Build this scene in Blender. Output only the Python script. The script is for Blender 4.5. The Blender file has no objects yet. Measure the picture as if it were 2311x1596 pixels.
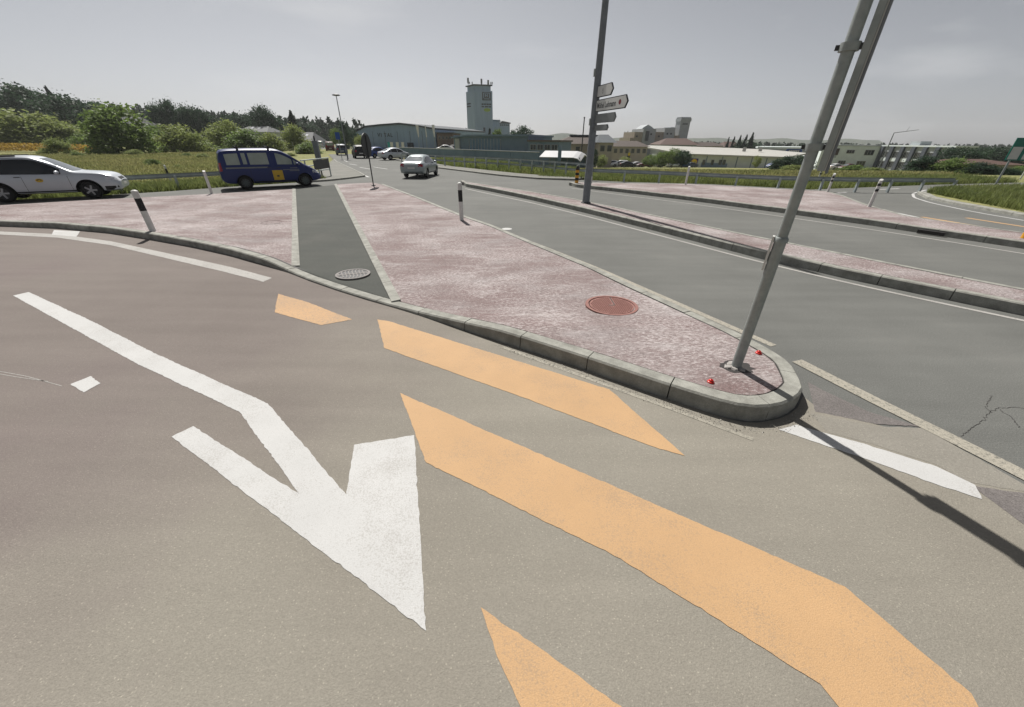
import bpy, bmesh, math, random
import numpy as np
from mathutils import Vector, Matrix
from mathutils.bvhtree import BVHTree
from mathutils.geometry import tessellate_polygon
R = math.radians
rng = np.random.default_rng(7)
random.seed(7)
scn = bpy.context.scene
C = scn.collection

# ------------------------------------------------------------------ camera
FPX, CX, CY = 845.0, 1155.5, 798.0            # focal length and centre of the 2311 x 1596 survey grid
PITCH = math.atan2(480, 845); ROLL = R(0.47); HC = 2.4
cd = bpy.data.cameras.new('camera'); cam = bpy.data.objects.new('camera', cd); C.objects.link(cam)
cd.sensor_width = 36.0; cd.sensor_fit = 'HORIZONTAL'; cd.lens = 36.0 * FPX / 2311.0
cd.clip_start = 0.05; cd.clip_end = 20000
cam.matrix_world = (Matrix.Translation((0, 0, HC)) @ Matrix.Rotation(math.pi / 2 - PITCH, 4, 'X') @ Matrix.Rotation(ROLL, 4, 'Z'))
scn.camera = cam

# ------------------------------------------------------------------ sky, sun, exposure
SUN_AZ, SUN_EL = R(-21), R(52)                 # azimuth from +Y towards +X
w = bpy.data.worlds.new('World'); scn.world = w; w.use_nodes = True
nt = w.node_tree; nt.nodes.clear()
out = nt.nodes.new('ShaderNodeOutputWorld'); bg = nt.nodes.new('ShaderNodeBackground')
sky = nt.nodes.new('ShaderNodeTexSky'); sky.sky_type = 'NISHITA'; sky.sun_disc = False
sky.sun_elevation = SUN_EL; sky.sun_rotation = SUN_AZ
sky.air_density = 0.6; sky.dust_density = 1.9; sky.ozone_density = 0.3; sky.altitude = 600
hs = nt.nodes.new('ShaderNodeHueSaturation'); hs.inputs['Saturation'].default_value = 0.26
nt.links.new(sky.outputs[0], hs.inputs['Color'])
# thin high cirrus veil
tc = nt.nodes.new('ShaderNodeTexCoord'); mp = nt.nodes.new('ShaderNodeMapping')
mp.inputs['Scale'].default_value = (1.1, 2.2, 6.5); mp.inputs['Rotation'].default_value = (0.25, 0.2, R(35)); mp.inputs['Location'].default_value = (3.1, 1.7, 0.4)
nz = nt.nodes.new('ShaderNodeTexNoise'); nz.inputs['Scale'].default_value = 2.2; nz.inputs['Detail'].default_value = 6
cr = nt.nodes.new('ShaderNodeValToRGB'); cr.color_ramp.elements[0].position = 0.54; cr.color_ramp.elements[1].position = 0.76
cr.color_ramp.elements[1].color = (0.35, 0.35, 0.35, 1)
mx = nt.nodes.new('ShaderNodeMix'); mx.data_type = 'RGBA'; mx.inputs[7].default_value = (9.2, 9.3, 9.4, 1)
nt.links.new(tc.outputs['Generated'], mp.inputs['Vector']); nt.links.new(mp.outputs[0], nz.inputs['Vector'])
nt.links.new(nz.outputs['Fac'], cr.inputs[0]); nt.links.new(cr.outputs[0], mx.inputs[0])
nt.links.new(hs.outputs[0], mx.inputs[6]); nt.links.new(mx.outputs[2], bg.inputs[0])
bg.inputs[1].default_value = 0.0545
nt.links.new(bg.outputs[0], out.inputs[0])
sl = bpy.data.lights.new('sun', 'SUN'); sl.energy = 4.6; sl.angle = R(0.6); sl.color = (1.0, 0.96, 0.90)
so = bpy.data.objects.new('sun', sl); C.objects.link(so)
sdir = Vector((math.sin(SUN_AZ) * math.cos(SUN_EL), math.cos(SUN_AZ) * math.cos(SUN_EL), math.sin(SUN_EL)))
so.rotation_euler = sdir.to_track_quat('Z', 'Y').to_euler(); so.location = (0, 0, 60)
vs = scn.view_settings; vs.view_transform = 'Standard'; vs.look = 'None'; vs.gamma = 1; vs.use_curve_mapping = False
vs.exposure = 0.50

# ------------------------------------------------------------------ survey: where a sight line meets the ground / a distance
_fw = np.array([0, math.cos(PITCH), -math.sin(PITCH)]); _up = np.array([0, math.sin(PITCH), math.cos(PITCH)]); _rt = np.array([1., 0, 0])
def ray(x, y):
    u, v = x - CX, CY - y
    c, s = math.cos(ROLL), math.sin(ROLL)
    return _rt * (u * c - v * s) + _up * (u * s + v * c) + _fw * FPX
def G(x, y, z=0.0):
    d = ray(x, y); t = (z - HC) / d[2]
    return (float(d[0] * t), float(d[1] * t))
def G3(x, y, z=0.0):
    a = G(x, y, z); return Vector((a[0], a[1], z))
def at(x, y, Y):
    d = ray(x, y); t = Y / d[1]
    return Vector((float(d[0] * t), float(Y), float(HC + d[2] * t)))

# ------------------------------------------------------------------ materials
def mat(name, c1, c2=None, scale=4.0, rough=0.7, metal=0.0, bump=0.0, bscale=None, c3=None, stretch=(1, 1, 1), detail=5, spec=0.3, lo=0.35, hi=0.65, world=True, rotz=0.0, speck=0.0, sscale=150.0, coat=0.0):
    m = bpy.data.materials.new(name); m.use_nodes = True
    n = m.node_tree.nodes; L = m.node_tree.links; b = n['Principled BSDF']
    b.inputs['Roughness'].default_value = rough; b.inputs['Metallic'].default_value = metal
    b.inputs['Specular IOR Level'].default_value = spec
    if coat: b.inputs['Coat Weight'].default_value = coat; b.inputs['Coat Roughness'].default_value = 0.05
    if c2 is None:
        c2 = tuple(min(1, v * 1.12) for v in c1)
    if world:
        g = n.new('ShaderNodeNewGeometry'); src = g.outputs['Position']
    else:
        g = n.new('ShaderNodeTexCoord'); src = g.outputs['Object']
    mp = n.new('ShaderNodeMapping'); mp.inputs['Scale'].default_value = stretch; mp.inputs['Rotation'].default_value = (0, 0, rotz)
    L.new(src, mp.inputs['Vector'])
    nz = n.new('ShaderNodeTexNoise'); nz.inputs['Scale'].default_value = scale; nz.inputs['Detail'].default_value = detail
    nz.inputs['Roughness'].default_value = 0.62
    L.new(mp.outputs[0], nz.inputs['Vector'])
    cr = n.new('ShaderNodeValToRGB'); e = cr.color_ramp.elements
    e[0].position = lo; e[0].color = (*c1, 1); e[1].position = hi; e[1].color = (*c2, 1)
    if c3 is not None:
        k = cr.color_ramp.elements.new(min(0.98, hi + 0.14)); k.color = (*c3, 1)
    L.new(nz.outputs['Fac'], cr.inputs[0]); col = cr.outputs[0]
    if speck:
        n2 = n.new('ShaderNodeTexNoise'); n2.inputs['Scale'].default_value = sscale; n2.inputs['Detail'].default_value = 2
        L.new(src, n2.inputs['Vector'])
        mr = n.new('ShaderNodeMapRange'); mr.inputs[1].default_value = 0.3; mr.inputs[2].default_value = 0.7
        mr.inputs[3].default_value = 1 - speck; mr.inputs[4].default_value = 1 + speck
        L.new(n2.outputs['Fac'], mr.inputs[0])
        vm = n.new('ShaderNodeVectorMath'); vm.operation = 'SCALE'
        L.new(col, vm.inputs[0]); L.new(mr.outputs[0], vm.inputs['Scale']); col = vm.outputs[0]
    L.new(col, b.inputs['Base Color'])
    if bump:
        nb = n.new('ShaderNodeTexNoise'); nb.inputs['Scale'].default_value = bscale or scale * 6; nb.inputs['Detail'].default_value = 3
        L.new(src, nb.inputs['Vector'])
        bp = n.new('ShaderNodeBump'); bp.inputs['Strength'].default_value = bump; bp.inputs['Distance'].default_value = 0.01
        L.new(nb.outputs['Fac'], bp.inputs['Height']); L.new(bp.outputs[0], b.inputs['Normal'])
    return m

def plain(name, c, rough=0.5, metal=0.0, spec=0.4, coat=0.0, v=0.08):
    return mat(name, tuple(x * (1 - v) for x in c), tuple(min(1, x * (1 + v)) for x in c), scale=3.0, rough=rough, metal=metal, spec=spec, coat=coat, world=False)

def worn_paint(name, c, under, wear=0.5, scale=22.0, spk=0.15):
    """road paint with worn flecks of the asphalt below showing through"""
    m = mat(name, c, tuple(min(1, x * 1.1) for x in c), scale=1.2, rough=0.75, bump=0.25, bscale=160, speck=spk, sscale=120)
    n = m.node_tree.nodes; L = m.node_tree.links; b = n['Principled BSDF']
    col = b.inputs['Base Color'].links[0].from_socket
    g = n.new('ShaderNodeNewGeometry')
    nz = n.new('ShaderNodeTexNoise'); nz.inputs['Scale'].default_value = scale; nz.inputs['Detail'].default_value = 8; nz.inputs['Roughness'].default_value = 0.75
    L.new(g.outputs['Position'], nz.inputs['Vector'])
    cr = n.new('ShaderNodeValToRGB'); cr.color_ramp.elements[0].position = 1 - wear - 0.06; cr.color_ramp.elements[1].position = 1 - wear + 0.06
    L.new(nz.outputs['Fac'], cr.inputs[0])
    mx = n.new('ShaderNodeMix'); mx.data_type = 'RGBA'; mx.inputs[7].default_value = (*under, 1)
    L.new(cr.outputs[0], mx.inputs[0]); L.new(col, mx.inputs[6])
    # thin, traffic-worn areas and stone tops showing through
    n2 = n.new('ShaderNodeTexNoise'); n2.inputs['Scale'].default_value = 1.6; n2.inputs['Detail'].default_value = 6; n2.inputs['Roughness'].default_value = .65; L.new(g.outputs['Position'], n2.inputs['Vector'])
    n3 = n.new('ShaderNodeTexNoise'); n3.inputs['Scale'].default_value = 95; n3.inputs['Detail'].default_value = 3; L.new(g.outputs['Position'], n3.inputs['Vector'])
    m2 = n.new('ShaderNodeMapRange'); m2.inputs[1].default_value = .44; m2.inputs[2].default_value = .72; m2.inputs[4].default_value = .5; L.new(n2.outputs['Fac'], m2.inputs[0])
    ad = n.new('ShaderNodeMath'); ad.operation = 'MULTIPLY_ADD'; ad.inputs[1].default_value = .55; L.new(m2.outputs[0], ad.inputs[0]); L.new(n3.outputs['Fac'], ad.inputs[2])
    m3 = n.new('ShaderNodeMapRange'); m3.inputs[1].default_value = .58; m3.inputs[2].default_value = .80; m3.inputs[4].default_value = .5; L.new(ad.outputs[0], m3.inputs[0])
    mz = n.new('ShaderNodeMix'); mz.data_type = 'RGBA'; mz.inputs[7].default_value = (*under, 1)
    L.new(m3.outputs[0], mz.inputs[0]); L.new(mx.outputs[2], mz.inputs[6]); L.new(mz.outputs[2], b.inputs['Base Color'])
    return m

def asphalt(name, ca, cb, cc, sc=0.35, speck=0.22, rough=0.85, spec=0.16):
    """three tones of aged asphalt in broad patches, tyre-polished streaks and aggregate specks"""
    m = mat(name, ca, cb, scale=sc, rough=rough, bump=0.35, bscale=130, c3=cc, detail=7, speck=speck, sscale=85, lo=0.36, hi=0.56, spec=spec)
    n = m.node_tree.nodes; L = m.node_tree.links; b = n['Principled BSDF']
    col = b.inputs['Base Color'].links[0].from_socket
    g = n.new('ShaderNodeNewGeometry')
    v = n.new('ShaderNodeTexVoronoi'); v.inputs['Scale'].default_value = 38; L.new(g.outputs['Position'], v.inputs['Vector'])
    cr = n.new('ShaderNodeValToRGB'); cr.color_ramp.elements[0].position = 0.0; cr.color_ramp.elements[0].color = (1.5, 1.5, 1.47, 1)
    cr.color_ramp.elements[1].position = 0.22; cr.color_ramp.elements[1].color = (0.97, 0.97, 0.97, 1)
    L.new(v.outputs['Distance'], cr.inputs[0])
    mp = n.new('ShaderNodeMapping'); mp.inputs['Rotation'].default_value = (0, 0, R(28)); mp.inputs['Scale'].default_value = (0.25, 2.2, 1)
    L.new(g.outputs['Position'], mp.inputs['Vector'])
    ns = n.new('ShaderNodeTexNoise'); ns.inputs['Scale'].default_value = 1.4; ns.inputs['Detail'].default_value = 6; L.new(mp.outputs[0], ns.inputs['Vector'])
    mr = n.new('ShaderNodeMapRange'); mr.inputs[1].default_value = 0.3; mr.inputs[2].default_value = 0.7; mr.inputs[3].default_value = 0.93; mr.inputs[4].default_value = 1.06
    L.new(ns.outputs['Fac'], mr.inputs[0])
    m1 = n.new('ShaderNodeVectorMath'); m1.operation = 'MULTIPLY'; L.new(col, m1.inputs[0]); L.new(cr.outputs[0], m1.inputs[1])
    m2 = n.new('ShaderNodeVectorMath'); m2.operation = 'SCALE'; L.new(m1.outputs[0], m2.inputs[0]); L.new(mr.outputs[0], m2.inputs['Scale'])
    L.new(m2.outputs[0], b.inputs['Base Color'])
    return m

M = {}
M['road'] = asphalt('asphalt_grey', (0.120, 0.122, 0.115), (0.136, 0.138, 0.130), (0.151, 0.152, 0.143))
M['lane'] = asphalt('asphalt_tan', (0.190, 0.176, 0.150), (0.216, 0.202, 0.172), (0.207, 0.187, 0.165), sc=0.22, speck=0.09)
def lane_tint(m):
    # the older surfacing towards the left is darker and purplish
    n = m.node_tree.nodes; L = m.node_tree.links; b = n['Principled BSDF']; col = b.inputs['Base Color'].links[0].from_socket
    g = n.new('ShaderNodeNewGeometry'); sx = n.new('ShaderNodeSeparateXYZ'); L.new(g.outputs['Position'], sx.inputs[0])
    nz = n.new('ShaderNodeTexNoise'); nz.inputs['Scale'].default_value = .5; nz.inputs['Detail'].default_value = 5; L.new(g.outputs['Position'], nz.inputs['Vector'])
    a = n.new('ShaderNodeMath'); a.operation = 'MULTIPLY_ADD'; a.inputs[1].default_value = 4.5; L.new(nz.outputs['Fac'], a.inputs[0]); L.new(sx.outputs[0], a.inputs[2])
    c = n.new('ShaderNodeMath'); c.operation = 'MULTIPLY_ADD'; c.inputs[1].default_value = -.35; L.new(sx.outputs[1], c.inputs[0]); L.new(a.outputs[0], c.inputs[2])
    mr = n.new('ShaderNodeMapRange'); mr.interpolation_type = 'SMOOTHSTEP'; mr.inputs[1].default_value = -3.2; mr.inputs[2].default_value = 1.2; L.new(c.outputs[0], mr.inputs[0])
    mx = n.new('ShaderNodeMix'); mx.data_type = 'RGBA'; mx.inputs[6].default_value = (.80, .745, .80, 1); mx.inputs[7].default_value = (1.10, 1.10, 1.10, 1); L.new(mr.outputs[0], mx.inputs[0])
    v = n.new('ShaderNodeVectorMath'); v.operation = 'MULTIPLY'; L.new(col, v.inputs[0]); L.new(mx.outputs[2], v.inputs[1]); L.new(v.outputs[0], b.inputs['Base Color'])
lane_tint(M['lane'])
M['path'] = asphalt('asphalt_path', (0.062, 0.066, 0.060), (0.070, 0.073, 0.066), (0.080, 0.081, 0.074), sc=0.8, speck=0.18)
M['pave'] = asphalt('asphalt_pavement', (0.16, 0.16, 0.145), (0.18, 0.178, 0.16), (0.2, 0.19, 0.175), sc=0.6)
M['kerb'] = mat('kerb_concrete', (0.19, 0.188, 0.168), (0.30, 0.30, 0.27), scale=5.0, rough=0.85, bump=0.3, bscale=60, speck=0.12, sscale=90)
M['white'] = worn_paint('white_road_paint', (0.42, 0.42, 0.415), (0.26, 0.245, 0.225), wear=0.30, scale=30, spk=0.06)
M['dull'] = worn_paint('dull_white_paint', (0.32, 0.31, 0.295), (0.17, 0.16, 0.145), wear=0.4, scale=30)
M['gritty'] = worn_paint('gritty_worn_line', (0.30, 0.28, 0.235), (0.15, 0.145, 0.125), wear=0.44, scale=34, spk=0.25)
M['yellow'] = worn_paint('yellow_road_paint', (0.40, 0.255, 0.134), (0.25, 0.19, 0.135), wear=0.335, scale=28, spk=0.07)
M['yellow_thin'] = worn_paint('yellow_road_paint_thin', (0.40, 0.25, 0.13), (0.22, 0.18, 0.14), wear=0.42, scale=34, spk=0.12)
M['tar'] = plain('tar_joint', (0.03, 0.027, 0.026), rough=0.7)

def pink_mat():
    m = mat('worn_red_surfacing', (0.158, 0.108, 0.105), (0.205, 0.165, 0.161), scale=0.8, rough=0.85, bump=0.5, bscale=110, c3=(0.25, 0.222, 0.22), stretch=(0.8, 1.6, 1), rotz=R(-14), detail=8, speck=0.28, sscale=70, lo=0.26, hi=0.52, spec=0.12)
    n = m.node_tree.nodes; L = m.node_tree.links; b = n['Principled BSDF']
    col = b.inputs['Base Color'].links[0].from_socket
    g = n.new('ShaderNodeNewGeometry')
    mp = n.new('ShaderNodeMapping'); mp.inputs['Rotation'].default_value = (0, 0, R(-20)); mp.inputs['Scale'].default_value = (0.6, 2.2, 1)
    L.new(g.outputs['Position'], mp.inputs['Vector'])
    ns = n.new('ShaderNodeTexNoise'); ns.inputs['Scale'].default_value = 1.9; ns.inputs['Detail'].default_value = 9; ns.inputs['Roughness'].default_value = 0.72
    L.new(mp.outputs[0], ns.inputs['Vector'])
    cr = n.new('ShaderNodeValToRGB'); cr.color_ramp.elements[0].position = 0.52; cr.color_ramp.elements[1].position = 0.66
    cr.color_ramp.elements[1].color = (0.7, 0.7, 0.7, 1)
    L.new(ns.outputs['Fac'], cr.inputs[0])
    mx = n.new('ShaderNodeMix'); mx.data_type = 'RGBA'; mx.inputs[7].default_value = (0.34, 0.31, 0.305, 1)
    L.new(cr.outputs[0], mx.inputs[0]); L.new(col, mx.inputs[6])
    # bare chips where the coating has come off
    nf = n.new('ShaderNodeTexNoise'); nf.inputs['Scale'].default_value = 26; nf.inputs['Detail'].default_value = 4; nf.inputs['Roughness'].default_value = 0.8
    L.new(g.outputs['Position'], nf.inputs['Vector'])
    c2 = n.new('ShaderNodeValToRGB'); c2.color_ramp.elements[0].position = 0.53; c2.color_ramp.elements[1].position = 0.64
    c2.color_ramp.elements[1].color = (0.62, 0.62, 0.62, 1)
    L.new(nf.outputs['Fac'], c2.inputs[0])
    m3 = n.new('ShaderNodeMix'); m3.data_type = 'RGBA'; m3.inputs[7].default_value = (0.085, 0.068, 0.063, 1)
    L.new(c2.outputs[0], m3.inputs[0]); L.new(mx.outputs[2], m3.inputs[6])
    n4 = n.new('ShaderNodeTexNoise'); n4.inputs['Scale'].default_value = 33; n4.inputs['Detail'].default_value = 5; n4.inputs['Roughness'].default_value = 0.8
    mo = n.new('ShaderNodeMapping'); mo.inputs['Location'].default_value = (7, 3, 1); mo.inputs['Scale'].default_value = (.55, 1.3, 1); mo.inputs['Rotation'].default_value = (0, 0, R(-20)); L.new(g.outputs['Position'], mo.inputs['Vector']); L.new(mo.outputs[0], n4.inputs['Vector'])
    n5 = n.new('ShaderNodeTexNoise'); n5.inputs['Scale'].default_value = 0.55; n5.inputs['Detail'].default_value = 4; L.new(g.outputs['Position'], n5.inputs['Vector'])
    ad = n.new('ShaderNodeMath'); ad.operation = 'MULTIPLY_ADD'; ad.inputs[1].default_value = .45; L.new(n5.outputs['Fac'], ad.inputs[0]); L.new(n4.outputs['Fac'], ad.inputs[2])
    c4 = n.new('ShaderNodeValToRGB'); c4.color_ramp.elements[0].position = .72; c4.color_ramp.elements[1].position = .84; c4.color_ramp.elements[1].color = (.75, .75, .75, 1); L.new(ad.outputs[0], c4.inputs[0])
    m4 = n.new('ShaderNodeMix'); m4.data_type = 'RGBA'; m4.inputs[7].default_value = (.46, .425, .42, 1); L.new(c4.outputs[0], m4.inputs[0]); L.new(m3.outputs[2], m4.inputs[6]); L.new(m4.outputs[2], b.inputs['Base Color'])
    return m
M['pink'] = pink_mat()

M['steel'] = mat('galvanised_steel', (0.24, 0.265, 0.26), (0.31, 0.335, 0.325), scale=9, rough=0.55, metal=0.35, world=False, bump=0.1, bscale=60)
M['mast'] = mat('mast_paint', (0.15, 0.165, 0.18), (0.20, 0.215, 0.23), scale=5, rough=0.6, world=False)
M['rail'] = mat('rail_steel', (0.32, 0.36, 0.37), (0.42, 0.46, 0.46), scale=2.5, rough=0.55, metal=0.3, world=True)
M['dark'] = plain('dark_metal', (0.03, 0.032, 0.034), rough=0.55)
M['black'] = plain('black_plastic', (0.012, 0.012, 0.013), rough=0.5)
M['pwhite'] = mat('white_plastic', (0.55, 0.55, 0.53), (0.66, 0.66, 0.64), scale=7, rough=0.5, world=False)
M['red'] = plain('red_plastic', (0.55, 0.02, 0.012), rough=0.35)
M['yel'] = plain('yellow_plastic', (0.62, 0.30, 0.02), rough=0.45)
M['signw'] = mat('sign_white', (0.52, 0.52, 0.50), (0.58, 0.58, 0.56), scale=2, rough=0.5, world=False)
M['signg'] = plain('sign_grey', (0.16, 0.17, 0.17), rough=0.5)
M['ink'] = plain('sign_ink', (0.02, 0.022, 0.025), rough=0.5)
M['sredot'] = plain('sign_red', (0.16, 0.012, 0.018), rough=0.5)
M['sgreen'] = plain('sign_green', (0.0, 0.14, 0.10), rough=0.5)
M['sblue'] = plain('sign_blue', (0.01, 0.06, 0.30), rough=0.5)
M['iron'] = mat('cast_iron_red', (0.20, 0.088, 0.075), (0.25, 0.125, 0.105), scale=30, rough=0.7, world=False, bump=0.2, bscale=80)
M['grate'] = mat('cast_iron_grey', (0.13, 0.12, 0.115), (0.19, 0.175, 0.168), scale=30, rough=0.65, world=False)
M['stone'] = mat('foundation_rubble', (0.24, 0.225, 0.21), (0.36, 0.345, 0.33), scale=18, rough=0.85, bump=0.6, bscale=40)

# ------------------------------------------------------------------ mesh helpers
def wloc(o):
    v = Vector((0, 0, 0))
    while o is not None:
        v += o.location; o = o.parent
    return v
def mesh_data(name, verts, faces, smooth=False, mats=()):
    me = bpy.data.meshes.new(name)
    me.from_pydata([tuple(v) for v in verts], [], faces)
    if smooth:
        me.polygons.foreach_set('use_smooth', [True] * len(me.polygons))
    for mm in mats: me.materials.append(mm)
    me.update(); return me
def link(name, me, parent=None):
    o = bpy.data.objects.new(name, me); C.objects.link(o)
    if parent is not None: o.parent = parent
    return o
def tag(o, label=None, cat=None, group=None, kind=None):
    if label: o['label'] = label
    if cat: o['category'] = cat
    if group: o['group'] = group
    if kind: o['kind'] = kind
    return o
def thing(name, label, cat, loc=(0, 0, 0), rotz=0.0, group=None):
    o = bpy.data.objects.new(name, None); C.objects.link(o); o.empty_display_size = 0.2
    o.location = loc; o.rotation_euler = (0, 0, rotz)
    return tag(o, label, cat, group)
def copy_tree(o, parent=None):
    c = o.copy(); C.objects.link(c); c.parent = parent
    for ch in list(o.children): copy_tree(ch, c)
    return c

class MB:
    def __init__(s): s.v = []; s.f = []
    def add(s, vs, fs):
        k = len(s.v); s.v += [Vector(x) for x in vs]; s.f += [tuple(i + k for i in f) for f in fs]; return s
    def box(s, x0, x1, y0, y1, z0, z1):
        return s.add([(x0, y0, z0), (x1, y0, z0), (x1, y1, z0), (x0, y1, z0), (x0, y0, z1), (x1, y0, z1), (x1, y1, z1), (x0, y1, z1)],
                     [(3, 2, 1, 0), (4, 5, 6, 7), (0, 1, 5, 4), (1, 2, 6, 5), (2, 3, 7, 6), (3, 0, 4, 7)])
    def obox(s, o, u, v, wv, a0, a1, b0, b1, c0, c1):
        P = lambda a, b, c: o + u * a + v * b + wv * c
        return s.add([P(a0, b0, c0), P(a1, b0, c0), P(a1, b1, c0), P(a0, b1, c0), P(a0, b0, c1), P(a1, b0, c1), P(a1, b1, c1), P(a0, b1, c1)],
                     [(3, 2, 1, 0), (4, 5, 6, 7), (0, 1, 5, 4), (1, 2, 6, 5), (2, 3, 7, 6), (3, 0, 4, 7)])
    def cyl(s, p0, p1, r0, r1=None, n=14, cap=True):
        p0, p1 = Vector(p0), Vector(p1); r1 = r0 if r1 is None else r1
        d = (p1 - p0).normalized(); a = d.orthogonal().normalized(); b = d.cross(a)
        vs = []
        for p, r in ((p0, r0), (p1, r1)):
            for i in range(n):
                t = 2 * math.pi * i / n; vs.append(p + a * (r * math.cos(t)) + b * (r * math.sin(t)))
        fs = [(i, (i + 1) % n, n + (i + 1) % n, n + i) for i in range(n)]
        if cap: fs += [tuple(reversed(range(n))), tuple(range(n, 2 * n))]
        return s.add(vs, fs)
    def lathe(s, prof, o=(0, 0, 0), n=24, axis='Z'):
        o = Vector(o); vs = []; k = len(prof)
        for i in range(n):
            t = 2 * math.pi * i / n; c, q = math.cos(t), math.sin(t)
            for r, h in prof:
                vs.append(o + (Vector((r * c, r * q, h)) if axis == 'Z' else Vector((r * c, h, r * q))))
        fs = []
        for i in range(n):
            j = (i + 1) % n
            for q in range(k - 1):
                fs.append((i * k + q, j * k + q, j * k + q + 1, i * k + q + 1))
        return s.add(vs, fs)
    def prism(s, poly, z0, z1):
        """poly: list of (x,y) or (x,y,ztop)"""
        n = len(poly)
        pv = [Vector((p[0], p[1], 0)) for p in poly]
        if sum(a.x * b.y - b.x * a.y for a, b in zip(pv, pv[1:] + pv[:1])) < 0:
            poly = list(reversed(poly)); pv.reverse()
        tris = tessellate_polygon([pv])
        zt = lambda p: p[2] if len(p) > 2 else z1
        vs = [(p[0], p[1], z0) for p in poly] + [(p[0], p[1], zt(p)) for p in poly]
        fs = [(i, (i + 1) % n, n + (i + 1) % n, n + i) for i in range(n)]
        for t in tris:
            a, b, c = [pv[i] for i in t]
            if (b - a).cross(c - a).z < 0: t = (t[0], t[2], t[1])
            fs.append(tuple(n + i for i in t))
            fs.append(tuple(reversed(t)))
        return s.add(vs, fs)
    def flat(s, poly, z):
        n = len(poly); pv = [Vector((p[0], p[1], 0)) for p in poly]
        vs = [(p[0], p[1], z if len(p) < 3 else p[2]) for p in poly]; fs = []
        for t in tessellate_polygon([pv]):
            a, b, c = [pv[i] for i in t]
            if (b - a).cross(c - a).z < 0: t = (t[0], t[2], t[1])
            fs.append(tuple(t))
        return s.add(vs, fs)
    def build(s, name, m, parent=None, world=True, smooth=False, ang=None):
        off = wloc(parent) if (parent is not None and world) else Vector((0, 0, 0))
        me = mesh_data(name, [v - off for v in s.v], s.f, smooth or ang is not None, [m] if m else [])
        if ang is not None: me.set_sharp_from_angle(angle=R(ang))
        return link(name, me, parent)

def poly_px(pts, z=0.0): return [G(x, y, z) for x, y in pts]
def resample(pl, step):
    """polyline of tuples resampled at about step metres"""
    P = np.array(pl, float); d = np.r_[0, np.cumsum(np.linalg.norm(np.diff(P[:, :2], axis=0), axis=1))]
    n = max(2, int(round(d[-1] / step)) + 1); t = np.linspace(0, d[-1], n)
    return np.stack([np.interp(t, d, P[:, k]) for k in range(P.shape[1])], 1)
def smooth_pl(P, it=2):
    P = P.copy()
    for _ in range(it): P[1:-1] = 0.25 * P[:-2] + 0.5 * P[1:-1] + 0.25 * P[2:]
    return P
def normals(P):
    t = np.gradient(P[:, :2], axis=0); t /= np.linalg.norm(t, axis=1)[:, None] + 1e-9
    return np.stack([-t[:, 1], t[:, 0]], 1)
def ribbon(pl, wd, z):
    P = np.array(pl, float); N = normals(P); mb = MB(); vs = []; fs = []
    for i in range(len(P)):
        vs += [(P[i, 0] - N[i, 0] * wd / 2, P[i, 1] - N[i, 1] * wd / 2, z), (P[i, 0] + N[i, 0] * wd / 2, P[i, 1] + N[i, 1] * wd / 2, z)]
        if i: fs.append((2 * i - 2, 2 * i, 2 * i + 1, 2 * i - 1))
    return mb.add(vs, fs)

# ------------------------------------------------------------------ terrain
HX = [-1500, -417, -327, -288, -183, -129, -93, -60, 3000]
HZ = [28, 25, 12, 11, 4, 0, 0, 0, 0]
def sst(a, b, x):
    t = np.clip((x - a) / (b - a), 0, 1); return t * t * (3 - 2 * t)
def terr(X, Y):
    X = np.asarray(X, float); Y = np.asarray(Y, float)
    ridge = np.interp(X * 350 / np.maximum(Y, 60), HX, HZ)
    h = ridge * np.where(Y < 350, np.exp(-((Y - 350) / 95.0) ** 2), 1.0)
    mk = sst(-0.03, 0.10, X / np.maximum(Y, 1)) * (Y > 0)
    h = h - mk * np.clip(0.047 * (Y - 36), 0, 7.0) * sst(36, 44, Y)
    h = h - mk * 0.0 - 0.06
    fade = sst(60, 120, np.hypot(X, Y)) * 0.25
    return h + fade * (np.sin(X * 0.07 + 1.3) * np.sin(Y * 0.05))
def th(x, y): return float(terr(x, y))
ux = np.linspace(-1, 1, 161); gx = np.sinh(ux * 5.2) / np.sinh(5.2) * 2500
uy = np.linspace(0, 1, 150); gy = -60 + np.sinh(uy * 4.6) / np.sinh(4.6) * 2300
XX, YY = np.meshgrid(gx, gy); ZZ = terr(XX, YY)
nx, ny = len(gx), len(gy)
vv = np.stack([XX.ravel(), YY.ravel(), ZZ.ravel()], 1)
ff = [(j * nx + i, j * nx + i + 1, (j + 1) * nx + i + 1, (j + 1) * nx + i) for j in range(ny - 1) for i in range(nx - 1)]
M['field'] = mat('meadow', (0.15, 0.165, 0.065), (0.22, 0.21, 0.095), scale=0.09, rough=0.95, bump=0.6, bscale=3.0, c3=(0.28, 0.245, 0.13), detail=9, speck=0.3, sscale=4.0, spec=0.1)
tag(link('ground', mesh_data('ground', vv, ff, True, [M['field']])), 'dry yellow green meadow around the junction', kind='structure')
# far blue hills
hv, hf = [], []
for i, t in enumerate(np.linspace(-1, 1, 90)):
    x = 420 + t * 1000; hh = 12 + 11 * math.exp(-((x - 190) / 130) ** 2) + 2.5 * math.sin(t * 23) + 1.2 * math.sin(t * 51 + 1)
    hv += [(x, 1580, -20), (x, 1680, max(4, hh + 3.5))]
    if i: hf.append((2 * i - 2, 2 * i, 2 * i + 1, 2 * i - 1))
for i in range(0, len(hv), 2): pass
k = len(hv)
hv += [(x, y + 240, -20) for x, y, z in hv[1::2]]
for i in range(1, 90): hf.append((2 * i - 1, 2 * i + 1, k + i, k + i - 1))
M['hill'] = mat('wooded_hill', (0.035, 0.05, 0.03), (0.06, 0.075, 0.045), scale=0.01, rough=0.95, spec=0.05)
tag(link('hills', mesh_data('hills', hv, hf, True, [M['hill']])), 'low blue wooded hills on the horizon', kind='structure')

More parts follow.
